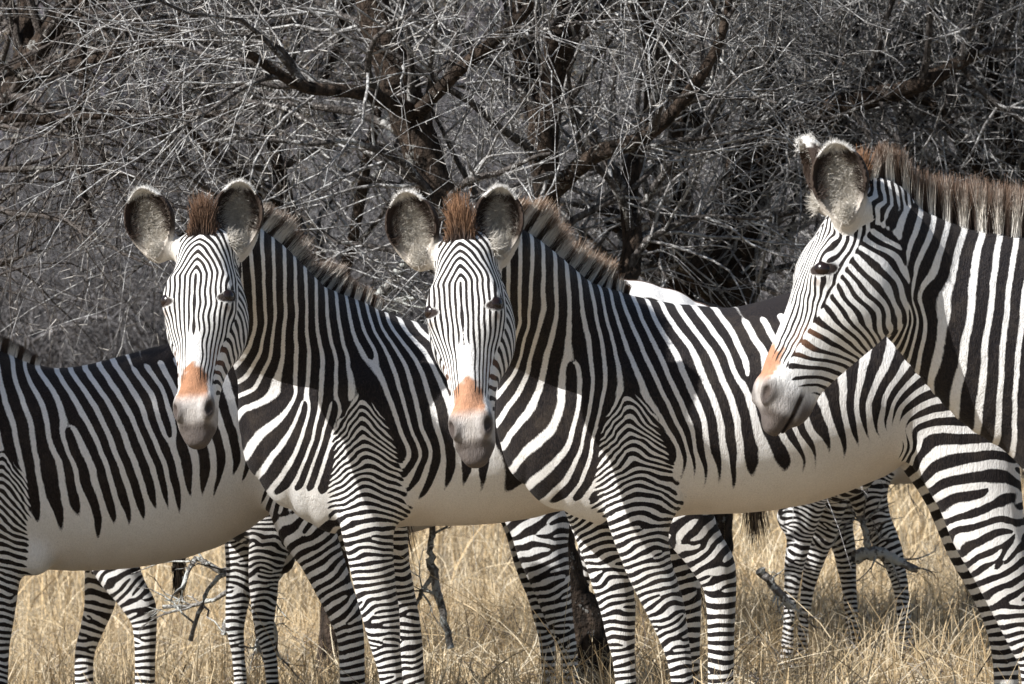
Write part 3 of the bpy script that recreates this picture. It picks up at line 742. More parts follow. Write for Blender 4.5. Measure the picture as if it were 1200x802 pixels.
def b_map(px, py): return 419 + (px - 728) * .955, 477 + (py - 470) * .955
def spec_B():
    z = Zebra(-.02, 15.0, 4, 'zebra second from the left looking at the camera, its neck rising over a striped rump')
    torso = rows_torso(z, [(322,440,535,.10),(350,398,597,.16),(392,362,626,.215),(440,369,621,.255),(490,380,617,.28),(545,386,616,.30),(600,378,610,.30),
        (660,344,594,.295),(700,328,575,.28),(738,328,568,.255),(790,350,565,.21),(845,395,565,.13),(868,430,565,.09)])
    neck = rows_neck(z, [(390,472,.255,.175,0),(352,418,.23,.145,-.04),(322,368,.19,.115,-.19),(300,325,.145,.100,-.34),(284,298,.108,.088,-.46)])
    hd = head_frame(z, (238,271), -.62, (-.012,-.44,-.90), (-.20,-.93,.34))
    ears, roots = ear_spec(z, hd, [((176,264), -.58, (-.24,-.05,.96), (-.25,-.96,.05), 1.1, 1), ((279,257), -.56, (.06,-.05,.99), (.18,-.98,.05), 1.1, -1)])
    nf = leg_rows(z, [(422,457,32,1.15),(425,516,44,1.05),(430,565,38),(430,610,32),(434,650,27),(440,690,24),(446,720,22),(451,750,18),(457,780,14),(461,820,12),(464,855,14),(459,880,16)], -.16)
    ff = leg_rows(z, [(415,500,36,.8),(425,560,38),(440,610,32),(455,660,25),(464,695,22),(472,725,20),(478,750,17),(483,780,14),(487,820,12),(489,855,14),(484,880,16)], .15)
    nh = leg_rows(z, [(770,440,66,.8),(775,490,66,.9),(784,540,54),(793,580,42),(805,612,33),(822,640,27),(836,662,25),(843,684,20),(845,712,17),(845,745,15.5),(845,800,15),(847,850,15),(842,878,17)], -.17)
    fh = leg_rows(z, [(755,470,56,.8),(762,540,46),(772,590,36),(784,630,28),(797,665,23),(804,700,18),(806,740,15),(806,800,14),(807,850,15),(802,878,17)], .15)
    crest = rows_crest(z, [(276,285,-.48,.075),(296,298,-.38,.10),(320,314,-.23,.12),(348,334,-.07,.125),(376,352,0,.105),(400,362,0,.07),(445,370,0,.045)])
    A = [(1,[(304,330),(308,382),(302,410),(278,446)]),(2,[(316,330),(318,370),(312,422),(296,455)]),(3,[(329,354),(326,410),(316,446),(288,478)]),
        (4,[(342,370),(341,434),(344,462),(332,490),(310,515)]),(5,[(354,374),(356,410),(353,462),(346,500),(324,540)]),(6,[(366,374),(368,430),(366,478),(352,530),(336,560)]),
        (7,[(378,378),(384,422),(380,474),(370,517),(352,565)]),(8,[(392,382),(398,422),(394,478),(378,522),(362,570)]),(9,[(404,372),(410,430),(408,466),(398,506),(376,575)]),
        (10,[(418,374),(430,410),(445,450),(462,500),(472,530)]),(11,[(430,376),(446,410),(461,450),(473,490),(488,536)]),(12,[(442,376),(461,414),(477,458),(489,506),(494,546)]),
        (13,[(452,378),(477,418),(493,458),(505,506),(510,554)]),(14,[(466,380),(493,418),(509,458),(525,510),(530,552)]),(15,[(482,382),(505,410),(528,455),(546,505),(552,550)]),
        (16,[(502,384),(526,412),(548,458),(566,508),(574,552)])]
    B2 = [(k - 1, [b_map(*p) for p in L]) for k, L in LC if k >= 18]
    opt = dict(rump_x=(-.02, .10), rump_d=.10, seed=8, ear_roots=roots, chest=(*z.P(352, 594)[[0, 2]], .13, .065),
        forks=[(*z.P(388,470)[[0,2]], 1), (*z.P(355,470)[[0,2]], 1), (*z.P(432,420)[[0,2]], -1), (*z.P(545,500)[[0,2]], 1)],
        tail=[z.P(868,400), z.P(884,425), z.P(888,480), z.P(884,530), z.P(878,560)], mane_mid=.78, mane_tip=[.15, .10, .070], lock_tip=[.18, .10, .06], nose=[.38, .19, .105], wf=[.32, .30, .34, .40])
    return z, torso, rows_neck, (torso, neck, hd, ears, [stretch(nf), stretch(ff)], [stretch(nh), stretch(fh)], A + B2, crest, opt)

def spec_A():
    z = Zebra(-1.18, 15.75, 4, 'zebra leftmost in the front row, only its barrel and hind leg in view')
    torso = rows_torso(z, [(-62,470,590,.14),(-30,425,650,.20),(15,428,662,.25),(60,432,668,.28),(110,428,669,.30),(160,417,664,.305),(210,403,650,.30),
        (255,392,622,.29),(300,386,600,.275),(350,390,595,.25),(400,412,600,.20),(445,460,600,.11)])
    neck = rows_neck(z, [(-20,515,.24,.17,0),(-50,475,.21,.14,-.02),(-78,440,.17,.11,-.08),(-98,415,.13,.095,-.15)])
    hd = head_frame(z, (-118,398), -.30, (.03,-.40,-.92), (-.10,-.92,.40))
    ears, roots = ear_spec(z, hd, [((-172,385), -.28, (-.3,-.05,.95), (-.2,-.97,.05), 1.06, 1), ((-75,380), -.26, (.1,-.05,.99), (.2,-.97,.05), 1.06, -1)])
    nf = leg_rows(z, [(5,530,38,.75),(2,570,38,.85),(-2,610,31),(-2,650,27),(-3,690,24),(-4,725,20),(-5,755,16),(-4,790,13),(-4,840,12),(-4,875,14),(-8,900,16)], -.16)
    ff = leg_rows(z, [(-30,540,36,.8),(-45,610,31),(-52,650,27),(-58,690,24),(-62,725,20),(-64,755,16),(-66,790,13),(-66,840,12),(-66,875,14),(-72,900,16)], .15)
    nh = leg_rows(z, [(352,460,60,.8),(350,505,58,.9),(346,550,46),(350,585,38),(360,620,33),(375,651,26),(394,696,21),(405,724,18.5),(411,752,15.5),(413,800,14.5),(414,850,14.5),(413,885,15),(408,912,17)], -.17)
    fh = leg_rows(z, [(370,480,54,.8),(390,550,42),(410,600,33),(430,640,26),(446,680,21),(455,720,17),(458,760,14),(458,820,13),(458,880,14),(452,912,17)], .15)
    crest = rows_crest(z, [(-108,392,-.16,.10),(-85,400,-.12,.10),(-60,410,-.05,.09),(-25,420,0,.07),(15,425,0,.05),(45,430,0,.035)])
    L = [(0,[(-8,424),(2,462),(16,499),(30,556),(34,590)]),(1,[(11,424),(22,462),(37,499),(49,556),(56,590)]),(2,[(26,428),(41,462),(56,499),(75,538),(83,585)]),(3,[(41,432),(62,462),(73,499),(96,564),(108,600)]),
        (4,[(62,432),(84,469),(97,499),(117,549),(128,605)]),(5,[(79,434),(101,469),(115,499),(134,556),(146,605)]),(6,[(97,434),(120,469),(133,499),(154,564),(163,605)]),
        (7,[(114,431),(138,469),(153,499),(170,556),(179,602)]),(8,[(131,428),(153,462),(167,495),(185,545),(193,594)]),(9,[(150,425),(173,462),(184,499),(200,556),(206,590)]),
        (10,[(165,423),(187,454),(200,495),(217,556),(221,585)]),(11,[(181,417),(203,462),(218,500),(232,535),(234,570)]),(12,[(202,413),(222,455),(237,490),(249,525),(253,555)]),
        (13,[(222,408),(240,450),(256,490),(266,520),(270,540)]),(14,[(245,402),(262,445),(276,485),(284,515),(286,535)]),(15,[(270,396),(290,440),(300,480),(304,510),(300,535)]),
        (16,[(300,392),(325,430),(326,470),(322,500),(310,530)]),(17,[(345,395),(352,440),(348,480),(336,510),(320,545)]),(18,[(395,420),(380,470),(365,505),(345,530),(328,555)]),
        (19,[(430,470),(400,500),(375,520),(350,545),(330,575)]),(20,[(435,510),(400,525),(370,548),(345,570)]),(21,[(440,540),(400,550),(370,566),(348,588)])]
    opt = dict(chest=(*z.P(48, 652)[[0, 2]], .055, .075), seed=15, ear_roots=roots, elbow=(-.80, -.72), belly=(.36, .16), tail=[z.P(452,470), z.P(462,490), z.P(466,520), z.P(468,560), z.P(470,590)], hind_per=[.044, .042, .038, .033, .027],
        forks=[(*z.P(84,500)[[0,2]], 1), (*z.P(200,510)[[0,2]], -1)], mane_tip=[.10, .065, .045], dark=[.009, .007, .007], flank=(.62, .46), hind_tilt=6.0)
    return z, torso, rows_neck, (torso, neck, hd, ears, [stretch(nf), stretch(ff)], [stretch(nh), stretch(fh)], L, crest, opt)

def d_map(px, py): return 1340 + (px - 700) * 1.104, 370 + (py - 370) * 1.104
def spec_D():
    z = Zebra(2.45, 13.0, 0, 'zebra at the right edge in profile, its head lowered over another back')
    m = lambda r: (*d_map(r[0], r[1]), r[2] * 1.104, *r[3:])
    cols = [(622,440,560,.11),(655,395,600,.175),(700,356,617,.23),(750,353,612,.265),(800,357,604,.29),(860,361,602,.305),(920,350,594,.31),
        (985,330,570,.305),(1040,323,540,.285),(1100,333,535,.265),(1160,360,540,.22),(1212,415,545,.12)]
    torso = rows_torso(z, [(d_map(a, 0)[0], d_map(0, b)[1], d_map(0, c)[1], h) for a, b, c, h in cols])
    neck = rows_neck(z, [(1330,455,.30,.18,0),(1262,422,.335,.160,-.0),(1196,396,.315,.140,-.01),(1140,366,.258,.125,-.02),(1092,336,.205,.110,-.03),(1050,304,.165,.10,-.09),(1022,282,.13,.09,-.13)])
    hd = head_frame(z, (1003,226), -.15, (-.400,-.10,-.910), (-.90,-.22,.40))
    ears, roots = ear_spec(z, hd, [((956,207), -.06, (-.34,.05,.94), (-.9,-.12,-.15), 1.06, 1), ((985,217), -.26, (-.16,.0,.98), (-.12,-.97,-.05), 1.1, -1)])
    CF = leg_rows(z, [m(r) for r in [(733,450,34,1.15),(736,515,46,1.05),(742,565,42),(744,610,35),(748,660,27.5),(752,690,25),(756,717,22),(759,745,17),(762,772,14),(764,815,12.5),(766,858,14.5),(761,885,17)]], -.16)
    FF = leg_rows(z, [m(r) for r in [(720,500,36,.8),(715,560,40),(712,610,34),(708,660,27),(706,690,24),(704,712,21),(703,740,17.5),(703,770,13.5),(703,815,12.5),(704,858,14.5),(699,885,17)]], .15)
    NH = leg_rows(z, [m(r) for r in [(1112,440,70,.8),(1122,490,74,.9),(1136,540,60),(1148,580,50),(1158,620,44),(1175,665,36),(1190,708,29),(1204,748,22),(1212,775,17),(1214,820,15),(1212,862,15),(1206,888,18)]], -.17)
    FH = leg_rows(z, [m(r) for r in [(1100,470,60,.8),(1118,540,50),(1130,590,42),(1143,640,34),(1160,685,26),(1172,725,20),(1178,765,16),(1180,820,14),(1180,862,15),(1174,888,18)]], .15)
    crest = rows_crest(z, [(1002,222,-.14,.06),(1020,232,-.12,.08),(1050,237,-.09,.115),(1092,243,-.03,.13),(1140,252,-.02,.135),(1196,262,-.01,.145),(1262,285,0,.13),(1320,345,0,.10),(1370,356,0,.05)])
    n = lambda pts: [(980 + x / 2.968, 150 + y / 2.968) for x, y in pts]
    L = [(1,n([(120,250),(100,340),(108,440),(170,540),(222,640)])),(2,n([(180,250),(152,340),(165,440),(215,550),(243,650)])),
        (3,n([(262,260),(222,350),(215,480),(244,600),(262,690)])),(4,n([(312,260),(280,370),(250,470),(252,580),(272,700)])),
        (5,n([(365,285),(330,390),(285,480),(272,600),(290,730)])),(6,n([(418,300),(385,400),(350,510),(315,640),(310,780)])),(7,n([(478,330),(440,430),(420,520),(398,640),(365,820),(350,880)])),
        (8,n([(540,345),(505,470),(490,570),(475,700),(455,850),(440,980)])),(9,n([(592,380),(572,500),(555,620),(530,760),(525,900),(520,1060)])),(10,n([(650,390),(628,500),(612,600),(600,720),(590,880),(590,1080)])),
        (11,n([(705,420),(680,520),(665,640),(650,780),(640,940),(645,1120)])),(12,n([(770,450),(740,560),(720,680),(700,820),(695,980),(700,1150)])),(13,n([(840,480),(805,600),(780,720),(760,860),(750,1000),(755,1180)])),
        (14,n([(905,520),(870,640),(840,780),(820,920),(810,1050),(812,1200)]))]
    L += [(k + 10, [d_map(*p) for p in P_]) for k, P_ in LC if k >= 6]
    opt = dict(seed=23, ear_roots=roots, mane_n=22000, mane_tip=[.20, .125, .085], mane_lean=-.20, mane_mid=.55, lock=1.0,
        tail=[z.P(*d_map(1225,420)), z.P(*d_map(1245,450)), z.P(*d_map(1252,520)), z.P(*d_map(1254,600)), z.P(*d_map(1256,660))], wf=[.38, .32, .36, .42], wf_x=[-1.3, -.9, -.5, .6], dark=[.008, .008, .010])
    return z, torso, rows_neck, (torso, neck, hd, ears, [stretch(CF), stretch(FF)], [stretch(NH), stretch(FH)], L, crest, opt)

def behind(src, X0, Y0, yaw, sc, label, neck, head, legs=(0, 0, 0, 0), seed=60, tailp=((.93, 0, 1.30), (.98, 0, 1.22), (1.0, 0, 1.12), (1.0, 0, 1.05)), tl_=.8, thin=.80):
    """an animal further back: the build of src in another place and pose, everything in its own frame"""
    z0, _, _, (torso, nk, hd, ears, fore, hind, lines, crest, opt) = src()
    z = Zebra(X0, Y0, yaw, label); z.sc = sc
    lines = [(k, [tuple(z0.P(px, py, -.24)[[0, 2]]) for px, py in L]) for k, L in lines]
    P0, a, f = head; a = norm(a); f = np.array(f, float); f = norm(f - (f @ a) * a); hd = Frame(P0, a, f, np.cross(a, f))
    ears, roots = [], []
    for sg in (1, -1):
        Ld = norm(-a + .25 * f * 0 + sg * .35 * hd.A[2]); C = hd.out((-.10, -.02, .085 * sg)); ears.append((C, Ld, norm(f + sg * .5 * hd.A[2]), 1.0)); roots.append((hd.out((.035, -.045, .062 * sg)), C - Ld * .075))
    for arr, d in zip(fore + hind, legs):
        t = np.clip((1.0 - arr[:, 2]) / .5, 0, 1); arr[:, 0] += d * t
    for arr in fore + hind: arr[:, 3:] *= np.interp(arr[:, 2], [.5, 1.1], [thin, 1.0])[:, None]
    nk = np.array(neck, float); cr = []
    for r_ in nk[::-1]: cr.append([r_[0] + r_[3] * .5, r_[1], r_[2] + r_[3] * .8, .08])
    o = dict(seed=seed, ear_roots=roots, nose=[.12, .08, .06], lines_local=True, dc=.0145, df=.0085, mane_n=2500, tail=tailp, tuft_len=tl_, ear_fur=False, dark=opt.get('dark', [.007, .006, .007]), relax=5)
    return z, None, None, (torso, nk, hd, ears, fore, hind, lines, np.array(cr), o)
def spec_E():
    return behind(spec_B, -2.08, 17.6, -4, .86, 'zebra behind the leftmost one, its two hind legs and tail showing under the belly',
        [(-.60, 0, 1.25, .25, .17), (-.78, 0, 1.28, .21, .14), (-.98, 0, 1.27, .165, .11), (-1.14, 0, 1.24, .13, .09)], ((-1.24, 0, 1.32), (-.55, 0, -.83), (-.83, 0, .55)), (0, 0, .0, -.26), 61, ((.93, 0, 1.30), (.90, 0, 1.15), (.86, 0, .98), (.84, 0, .86)), .7, thin=1.05)
def spec_F():
    return behind(spec_C, -.43, 16.6, 6, .88, 'zebra hidden behind the second one, only its slim legs showing in the grass',
        [(-.60, 0, 1.25, .25, .17), (-.78, 0, 1.30, .21, .14), (-.98, 0, 1.38, .165, .11), (-1.14, 0, 1.42, .13, .09)], ((-1.24, 0, 1.50), (-.6, 0, -.80), (-.80, 0, .6)), (-.20, -.17, -.06, -.08), 62)
def spec_G():
    return behind(spec_C, .885, 18.2, 140, .88, 'zebra behind the rear belly of the middle zebra, its two slim forelegs side by side',
        [(-.60, 0, 1.24, .25, .17), (-.76, 0, 1.27, .21, .14), (-.94, 0, 1.29, .165, .11), (-1.06, 0, 1.30, .13, .09)], ((-1.14, 0, 1.36), (-.72, .20, -.62), (-.62, -.10, .75)), (0, .02, 0, 0), 63)
def spec_H():
    return behind(spec_C, 1.93, 18.6, 8, .93, 'zebra half seen between the belly and the slanting hind leg of the middle zebra',
        [(-.60, 0, 1.25, .25, .17), (-.78, 0, 1.30, .21, .14), (-.98, 0, 1.38, .165, .11), (-1.14, 0, 1.42, .13, .09)], ((-1.24, 0, 1.50), (-.6, 0, -.80), (-.80, 0, .6)), (.04, .02, 0, 0), 64, thin=.9)
SPECS = [spec_A, spec_B, spec_C, spec_D, spec_E, spec_F, spec_G, spec_H]
if 'ONLY' in globals(): SPECS = [SPECS[i] for i in ONLY]
import time as _t
for sp in SPECS:
    _0 = _t.time(); z, _, _, args = sp(); build_zebra(z, *args); print('zebra', round(_t.time() - _0, 1), 's')
# ------------------------------------------------------------------ ground, hillside and dry grass
def mat_ground():
    t = NT('dry_earth'); c = t.coord('Object')
    n1 = t.noise(c, .35, 5, .6); n2 = t.noise(c, 5, 6, .7); n3 = t.noise(c, 40, 4, .7)
    a = t.mix(n1, (.20, .155, .10), (.30, .24, .155)); a = t.mix(t.ramp(n2, [(.35, (0, 0, 0)), (.65, (1, 1, 1))]), a, (.17, .125, .085))
    a = t.mix(t.math('MULTIPLY', n3, .5), a, (.34, .28, .19)); t.put(t.b.inputs['Base Color'], a)
    t.b.inputs['Roughness'].default_value = .95; t.b.inputs['Specular IOR Level'].default_value = .1
    t.bump(t.math('ADD', n2, t.math('MULTIPLY', n3, .4)), .9, .05); return t.m
xs = np.concatenate([np.linspace(-70, -8, 30), np.linspace(-7.6, 7.6, 77), np.linspace(8, 70, 30)]); ys = np.concatenate([np.linspace(4, 40, 120), np.linspace(41, 160, 90)])
XX, YY = np.meshgrid(xs, ys, indexing='ij'); GV = np.stack([XX, YY, ground_z(XX, YY)], -1).reshape(-1, 3)
ii, jj = np.meshgrid(np.arange(len(xs) - 1), np.arange(len(ys) - 1), indexing='ij'); b0 = (ii * len(ys) + jj).ravel()
tag(link_mesh('ground', np_mesh('ground', GV, np.stack([b0, b0 + len(ys), b0 + len(ys) + 1, b0 + 1], 1)), mat_ground()), kind='structure')

def mat_grass():
    t = NT('dry_grass'); c = t.attr('blade_colour', 'Color')
    t.put(t.b.inputs['Base Color'], c); t.b.inputs['Roughness'].default_value = .6; t.b.inputs['Specular IOR Level'].default_value = .2
    tr = t.n('BsdfTranslucent'); t.put(tr.inputs[0], c); mx = t.n('MixShader'); mx.inputs[0].default_value = .25
    t.t.links.new(t.b.outputs[0], mx.inputs[1]); t.t.links.new(tr.outputs[0], mx.inputs[2]); t.t.links.new(mx.outputs[0], t.out.inputs[0]); return t.m
GRASS = mat_grass()
def ribbons(name, P, W, C, m, parent=None):
    """P (n,K,3) centre lines, W (n,K) widths, C (n,3) colours"""
    n, K = P.shape[:2]; r = np.random.default_rng(5)
    side = r.normal(size=(n, 3)); side[:, 2] *= .3; side /= np.linalg.norm(side, axis=1)[:, None]
    o = side[:, None, :] * W[..., None] * .5; V = np.stack([P - o, P + o], 2)
    base = (np.arange(n) * K * 2)[:, None, None]; q = np.array([[2 * k, 2 * k + 1, 2 * k + 3, 2 * k + 2] for k in range(K - 1)])[None]
    me = np_mesh(name, V.reshape(-1, 3), (base + q).reshape(-1, 4))
    attr(me, 'blade_colour', 'FLOAT_COLOR', np.repeat(np.hstack([C, np.ones((n, 1))]), K * 2, 0)); return link_mesh(name, me, m, parent)

def grass(name, n, y0, y1, hmin, hmax, wid, seed, clump=.14, margin=2.0, side=None):
    r = np.random.default_rng(seed)
    nc = n // 14; yc = (y0 ** 2 + (y1 ** 2 - y0 ** 2) * r.uniform(size=nc)) ** .5; xc = r.uniform(-1, 1, nc) * (yc * .122 + margin)
    ch = r.uniform(.35, 1.4, nc) * (1 + .35 * np.sin(xc * 2.1 + yc * 1.3)); cl = r.uniform(0, 1, nc)
    k = r.integers(0, nc, n); x = xc[k] + r.normal(0, clump, n); y = yc[k] + r.normal(0, clump, n); h = r.uniform(hmin, hmax, n) * ch[k]
    tall = r.uniform(size=n) < .05; h[tall] *= 1.6
    az = r.uniform(0, 2 * PI, n); lean = np.abs(r.normal(.28, .38, n)) * h; flat = r.uniform(size=n) < .30
    lean[flat] *= 2.6; d = np.stack([np.cos(az) * lean, np.sin(az) * lean], 1)
    K = 4; P = np.empty((n, K, 3)); W = np.empty((n, K)); wv = r.uniform(.6, 1.5, n)
    for i in range(K):
        t = i / (K - 1); P[:, i, 0] = x + d[:, 0] * t ** 1.7; P[:, i, 1] = y + d[:, 1] * t ** 1.7
        P[:, i, 2] = h * (t - np.where(flat, .45, .10) * t * t); W[:, i] = wid * wv * (1 - .7 * t) * np.where(tall, .7, 1)
    P[..., 2] += ground_z(x, y)[:, None] - .01
    a = np.array([.62, .455, .25]); b_ = np.array([.77, .65, .45]); c = np.array([.20, .145, .09]); e = np.array([.38, .32, .25])
    u = r.uniform(0, 1, (n, 1)) * .6 + cl[k][:, None] * .4
    C = np.where(u < .35, c + (a - c) * u / .35, np.where(u < .7, a + (b_ - a) * (u - .35) / .35, b_ + (e - b_) * (u - .7) / .3)) * r.uniform(.7, 1.12, (n, 1)) * (.72 + .5 * (np.sin(x * 3.1 + 1) * np.sin(y * 2.3 + x) * .5 + .5))[:, None]
    return ribbons(name, P, W, C, GRASS)
GQ = globals().get('GQ', 1.0)
tag(grass('dry_grass', int(110000 * GQ), 12.4, 24, .09, .28, .0060, 1, .13), kind='stuff')
tag(grass('dry_grass', int(60000 * GQ), 24, 52, .16, .42, .011, 2, .30, 3), kind='stuff')

def straws(name, n, y0, y1, seed, cols, l0, l1, w0, w1):
    r = np.random.default_rng(seed); y = r.uniform(y0, y1, n); x = r.uniform(-1, 1, n) * (y * .122 + 1.5); az = r.uniform(0, 2 * PI, n); el = np.abs(r.normal(.35, .45, n)); L = r.uniform(l0, l1, n); K = 5
    P = np.empty((n, K, 3)); cv = r.normal(0, .5, n)
    for i in range(K):
        t = i / (K - 1); a = az + cv * t; P[:, i, 0] = x + np.cos(a) * np.cos(el) * L * t; P[:, i, 1] = y + np.sin(a) * np.cos(el) * L * t; P[:, i, 2] = ground_z(x, y) + r.uniform(0, .12, n) * (i == 0) + (P[:, 0, 2] - ground_z(x, y) if i else 0) + np.sin(el) * L * t * (1 - .35 * t)
    C = np.array(cols)[r.integers(0, len(cols), n)] * r.uniform(.75, 1.15, (n, 1)); return tag(ribbons(name, P, r.uniform(w0, w1, (n, 1)) * np.linspace(1, .5, K)[None], C, GRASS), kind='stuff')
straws('loose_straw', int(12000 * GQ), 12.6, 26, 21, [(.72, .62, .45), (.58, .46, .28), (.62, .55, .42)], .15, .50, .004, .008)
straws('dead_stalks', int(7000 * GQ), 12.6, 26, 22, [(.06, .05, .045), (.15, .12, .10), (.28, .25, .22)], .12, .42, .003, .007)

# ------------------------------------------------------------------ bark and branches
def mat_bark(name, dark, light, lichen, amount, scale=1.0):
    t = NT(name); c = t.coord('Object'); st = t.coord('Object', (1, 1, .35))
    n1 = t.noise(st, 38 * scale, 5, .7); n2 = t.noise(c, 9 * scale, 4, .6); n3 = t.noise(c, 60 * scale, 3, .6)
    a = t.mix(t.ramp(n1, [(.38, (0, 0, 0)), (.62, (1, 1, 1))]), dark, light)
    k = t.ramp(t.math('ADD', t.math('MULTIPLY', n2, .6), t.math('MULTIPLY', n3, .4)), [(.58 - amount, (0, 0, 0)), (.62 - amount, (1, 1, 1))])
    t.put(t.b.inputs['Base Color'], t.mix(k, a, lichen)); t.b.inputs['Roughness'].default_value = .85; t.b.inputs['Specular IOR Level'].default_value = .15
    t.bump(t.math('ADD', n1, n3), .9, .02); return t.m
TRUNK = mat_bark('tree_bark', (.012, .009, .007), (.070, .050, .037), (.22, .215, .20), -.01)
TWIG = mat_bark('twig_bark', (.15, .14, .135), (.45, .435, .42), (.60, .595, .58), .07, 1.4)
DTWIG = mat_bark('dark_twig_bark', (.050, .040, .036), (.15, .13, .115), (.25, .24, .22), .02, 1.4)
BOUGH = mat_bark('bough_bark', (.030, .025, .022), (.14, .125, .115), (.44, .43, .41), .04, 1.2)
LICHEN = mat_bark('lichen_bark', (.10, .09, .08), (.30, .28, .26), (.52, .53, .50), .09)
THORN = NT('thorn'); THORN.b.inputs['Base Color'].default_value = (.46, .43, .39, 1); THORN.b.inputs['Roughness'].default_value = .5; THORN = THORN.m

def tube_arrays(P, Rr, M=4, seed=0, rough=0.0):
    n, K = P.shape[:2]; T = np.gradient(P, axis=1); T /= np.linalg.norm(T, axis=2)[..., None] + 1e-9
    up = np.tile([.31, .22, .93], (n, K, 1)); A = np.cross(T, up); A /= np.linalg.norm(A, axis=2)[..., None] + 1e-9; B = np.cross(T, A)
    an = np.arange(M) * 2 * PI / M
    rr = Rr[..., None] * (1 + (rough * np.random.default_rng(seed).uniform(-1, 1, (n, K, M)) if rough else 0)) * np.ones((1, 1, M))
    V = P[:, :, None] + rr[..., None] * (A[:, :, None] * np.cos(an)[None, None, :, None] + B[:, :, None] * np.sin(an)[None, None, :, None])
    j = np.arange(M); q = np.stack([j, (j + 1) % M, (j + 1) % M + M, j + M], 1); q = (q[None] + (np.arange(K - 1) * M)[:, None, None]).reshape(-1, 4)
    return V.reshape(-1, 3), (q[None] + (np.arange(n) * K * M)[:, None, None]).reshape(-1, 4)
def tubes(name, P, Rr, m, parent=None, M=4, seed=0, rough=0.0):
    """P (n,K,3), Rr (n,K): n tubes in one mesh"""
    V, Q = tube_arrays(P, Rr, M, seed, rough); return link_mesh(name, np_mesh(name, V, Q), m, parent)

def grow(S, D, Ln, Rd, r, K=6, wob=.22, drift=(0, 0, 0), taper=.25):
    """n branches at once: start, direction, length, radius"""
    n = len(S); P = np.empty((n, K, 3)); P[:, 0] = S; d = D.copy(); drift = np.array(drift)
    for k in range(1, K):
        d = d + r.normal(0, wob, (n, 3)) + drift; d /= np.linalg.norm(d, axis=1)[:, None]; P[:, k] = P[:, k - 1] + d * (Ln / (K - 1))[:, None]
    return P, Rd[:, None] * (1 - (1 - taper) * np.linspace(0, 1, K)[None])

def offshoot(P, Rr, per, r, l0, l1, rf, ang=(.5, 1.2), lo=.15, up=0.0):
    """children of polylines P"""
    n, K = P.shape[:2]; m = int(n * per); i = r.integers(0, n, m); t = r.uniform(lo, .98, m) * (K - 1); k = np.minimum(t.astype(int), K - 2); f = (t - k)[:, None]
    S = P[i, k] * (1 - f) + P[i, k + 1] * f; T = P[i, k + 1] - P[i, k]; T /= np.linalg.norm(T, axis=1)[:, None] + 1e-9
    Q = np.cross(T, r.normal(size=(m, 3))); Q /= np.linalg.norm(Q, axis=1)[:, None] + 1e-9; a = r.uniform(*ang, m)[:, None]
    D = T * np.cos(a) + Q * np.sin(a); D[:, 2] += up; D /= np.linalg.norm(D, axis=1)[:, None]
    return S, D, r.uniform(l0, l1, m), np.minimum(Rr[i, k] * rf, Rr[i, k] * .9) * r.uniform(.7, 1.1, m)

def limb_line(rows, per=6):
    """rows of px, py, Y, radius in px -> fine centre line in the world"""
    W_ = np.array([[*to_world(a, b, Y), rr / F * Y] for a, b, Y, rr in rows]); return crom(W_, per)

def tree(label, base, limbs, seed, dens=1.0, mats=None, thorns=True, name='thorn_tree', cat='tree', group='bare thorn trees behind the herd', twl=(.14, .50), drift=-.02, lv2=6):
    kY = {100: .83, 101: .90, 102: .90, 103: .91, 104: .92, 105: .92}.get(seed, 1.0); base = (base[0], base[1] * kY); limbs = [[(a_, b_, Y_ * kY, c_) for a_, b_, Y_, c_ in l_] for l_ in limbs]
    r = np.random.default_rng(seed); mt, mw = mats or (TRUNK, TWIG)
    bx = to_world(base[0], 400, base[1]); root = empty(name, (bx[0], base[1], float(ground_z(bx[0], base[1])))); tag(root, label, cat, group)
    O = np.array(root.location); P1, R1 = [], []
    for li, rows in enumerate(limbs):
        L = limb_line(rows); L[:, :3] += np.stack([vnoise(L[:, :3], .5, seed + li) * .02] * 3, 1)
        if li == 0:
            L[0, 2] = ground_z(L[0, 0], L[0, 1]) - .05; L[0, 3] *= 1.25
        tubes('trunk' if li == 0 else 'limb', L[None, :, :3] - O, L[None, :, 3], mt, root, 10, seed, .12)
        seg = np.linalg.norm(np.diff(L[:, :3], axis=0), axis=1).sum(); m = max(2, int(seg / .10 * dens))
        S, D, Ln, Rd = offshoot(L[None, :, :3], L[None, :, 3], m, r, .5, 1.3, .5, (.5, 1.3), .25 if li == 0 else .05, .1)
        keep = S[:, 2] - O[2] > 1.15; S, D, Ln, Rd = S[keep], D[keep], Ln[keep], np.clip(Rd[keep], .006, .016)
        P1.append((S, D, Ln, Rd))
    S, D, Ln, Rd = [np.concatenate([p[k] for p in P1]) for k in range(4)]
    A1, r1 = grow(S, D, Ln, Rd, r, 9, .17, (0, 0, drift)); tubes('branches', A1 - O, r1 * 1.25, BOUGH if mw is TWIG else mw, root, 6, seed, .15)
    S, D, Ln, Rd = offshoot(A1, r1, lv2, r, .30, 1.1, .62); A2, r2 = grow(S, D, Ln, np.clip(Rd, .0036, .009), r, 8, .17, (0, 0, drift)); 
    S, D, Ln, Rd = offshoot(A2, r2, 3.2, r, *twl, .6); A3, r3 = grow(S, D, Ln, np.clip(Rd, .0024, .0042), r, 5, .17, (0, 0, drift))
    tubes('twigs', A2 - O, r2, mw, root, 4, seed); tubes('twiglets', A3 - O, r3, mw, root, 3, seed)
    if thorns:
        S, D, Ln, Rd = offshoot(A3, r3, 1.1, r, .025, .065, 1, (1.2, 1.6)); A4 = np.stack([S, S + D * Ln[:, None]], 1)
        tubes('thorns', A4 - O, np.tile([.0022, .0004], (len(S), 1)), THORN, root, 3, seed)
    return root

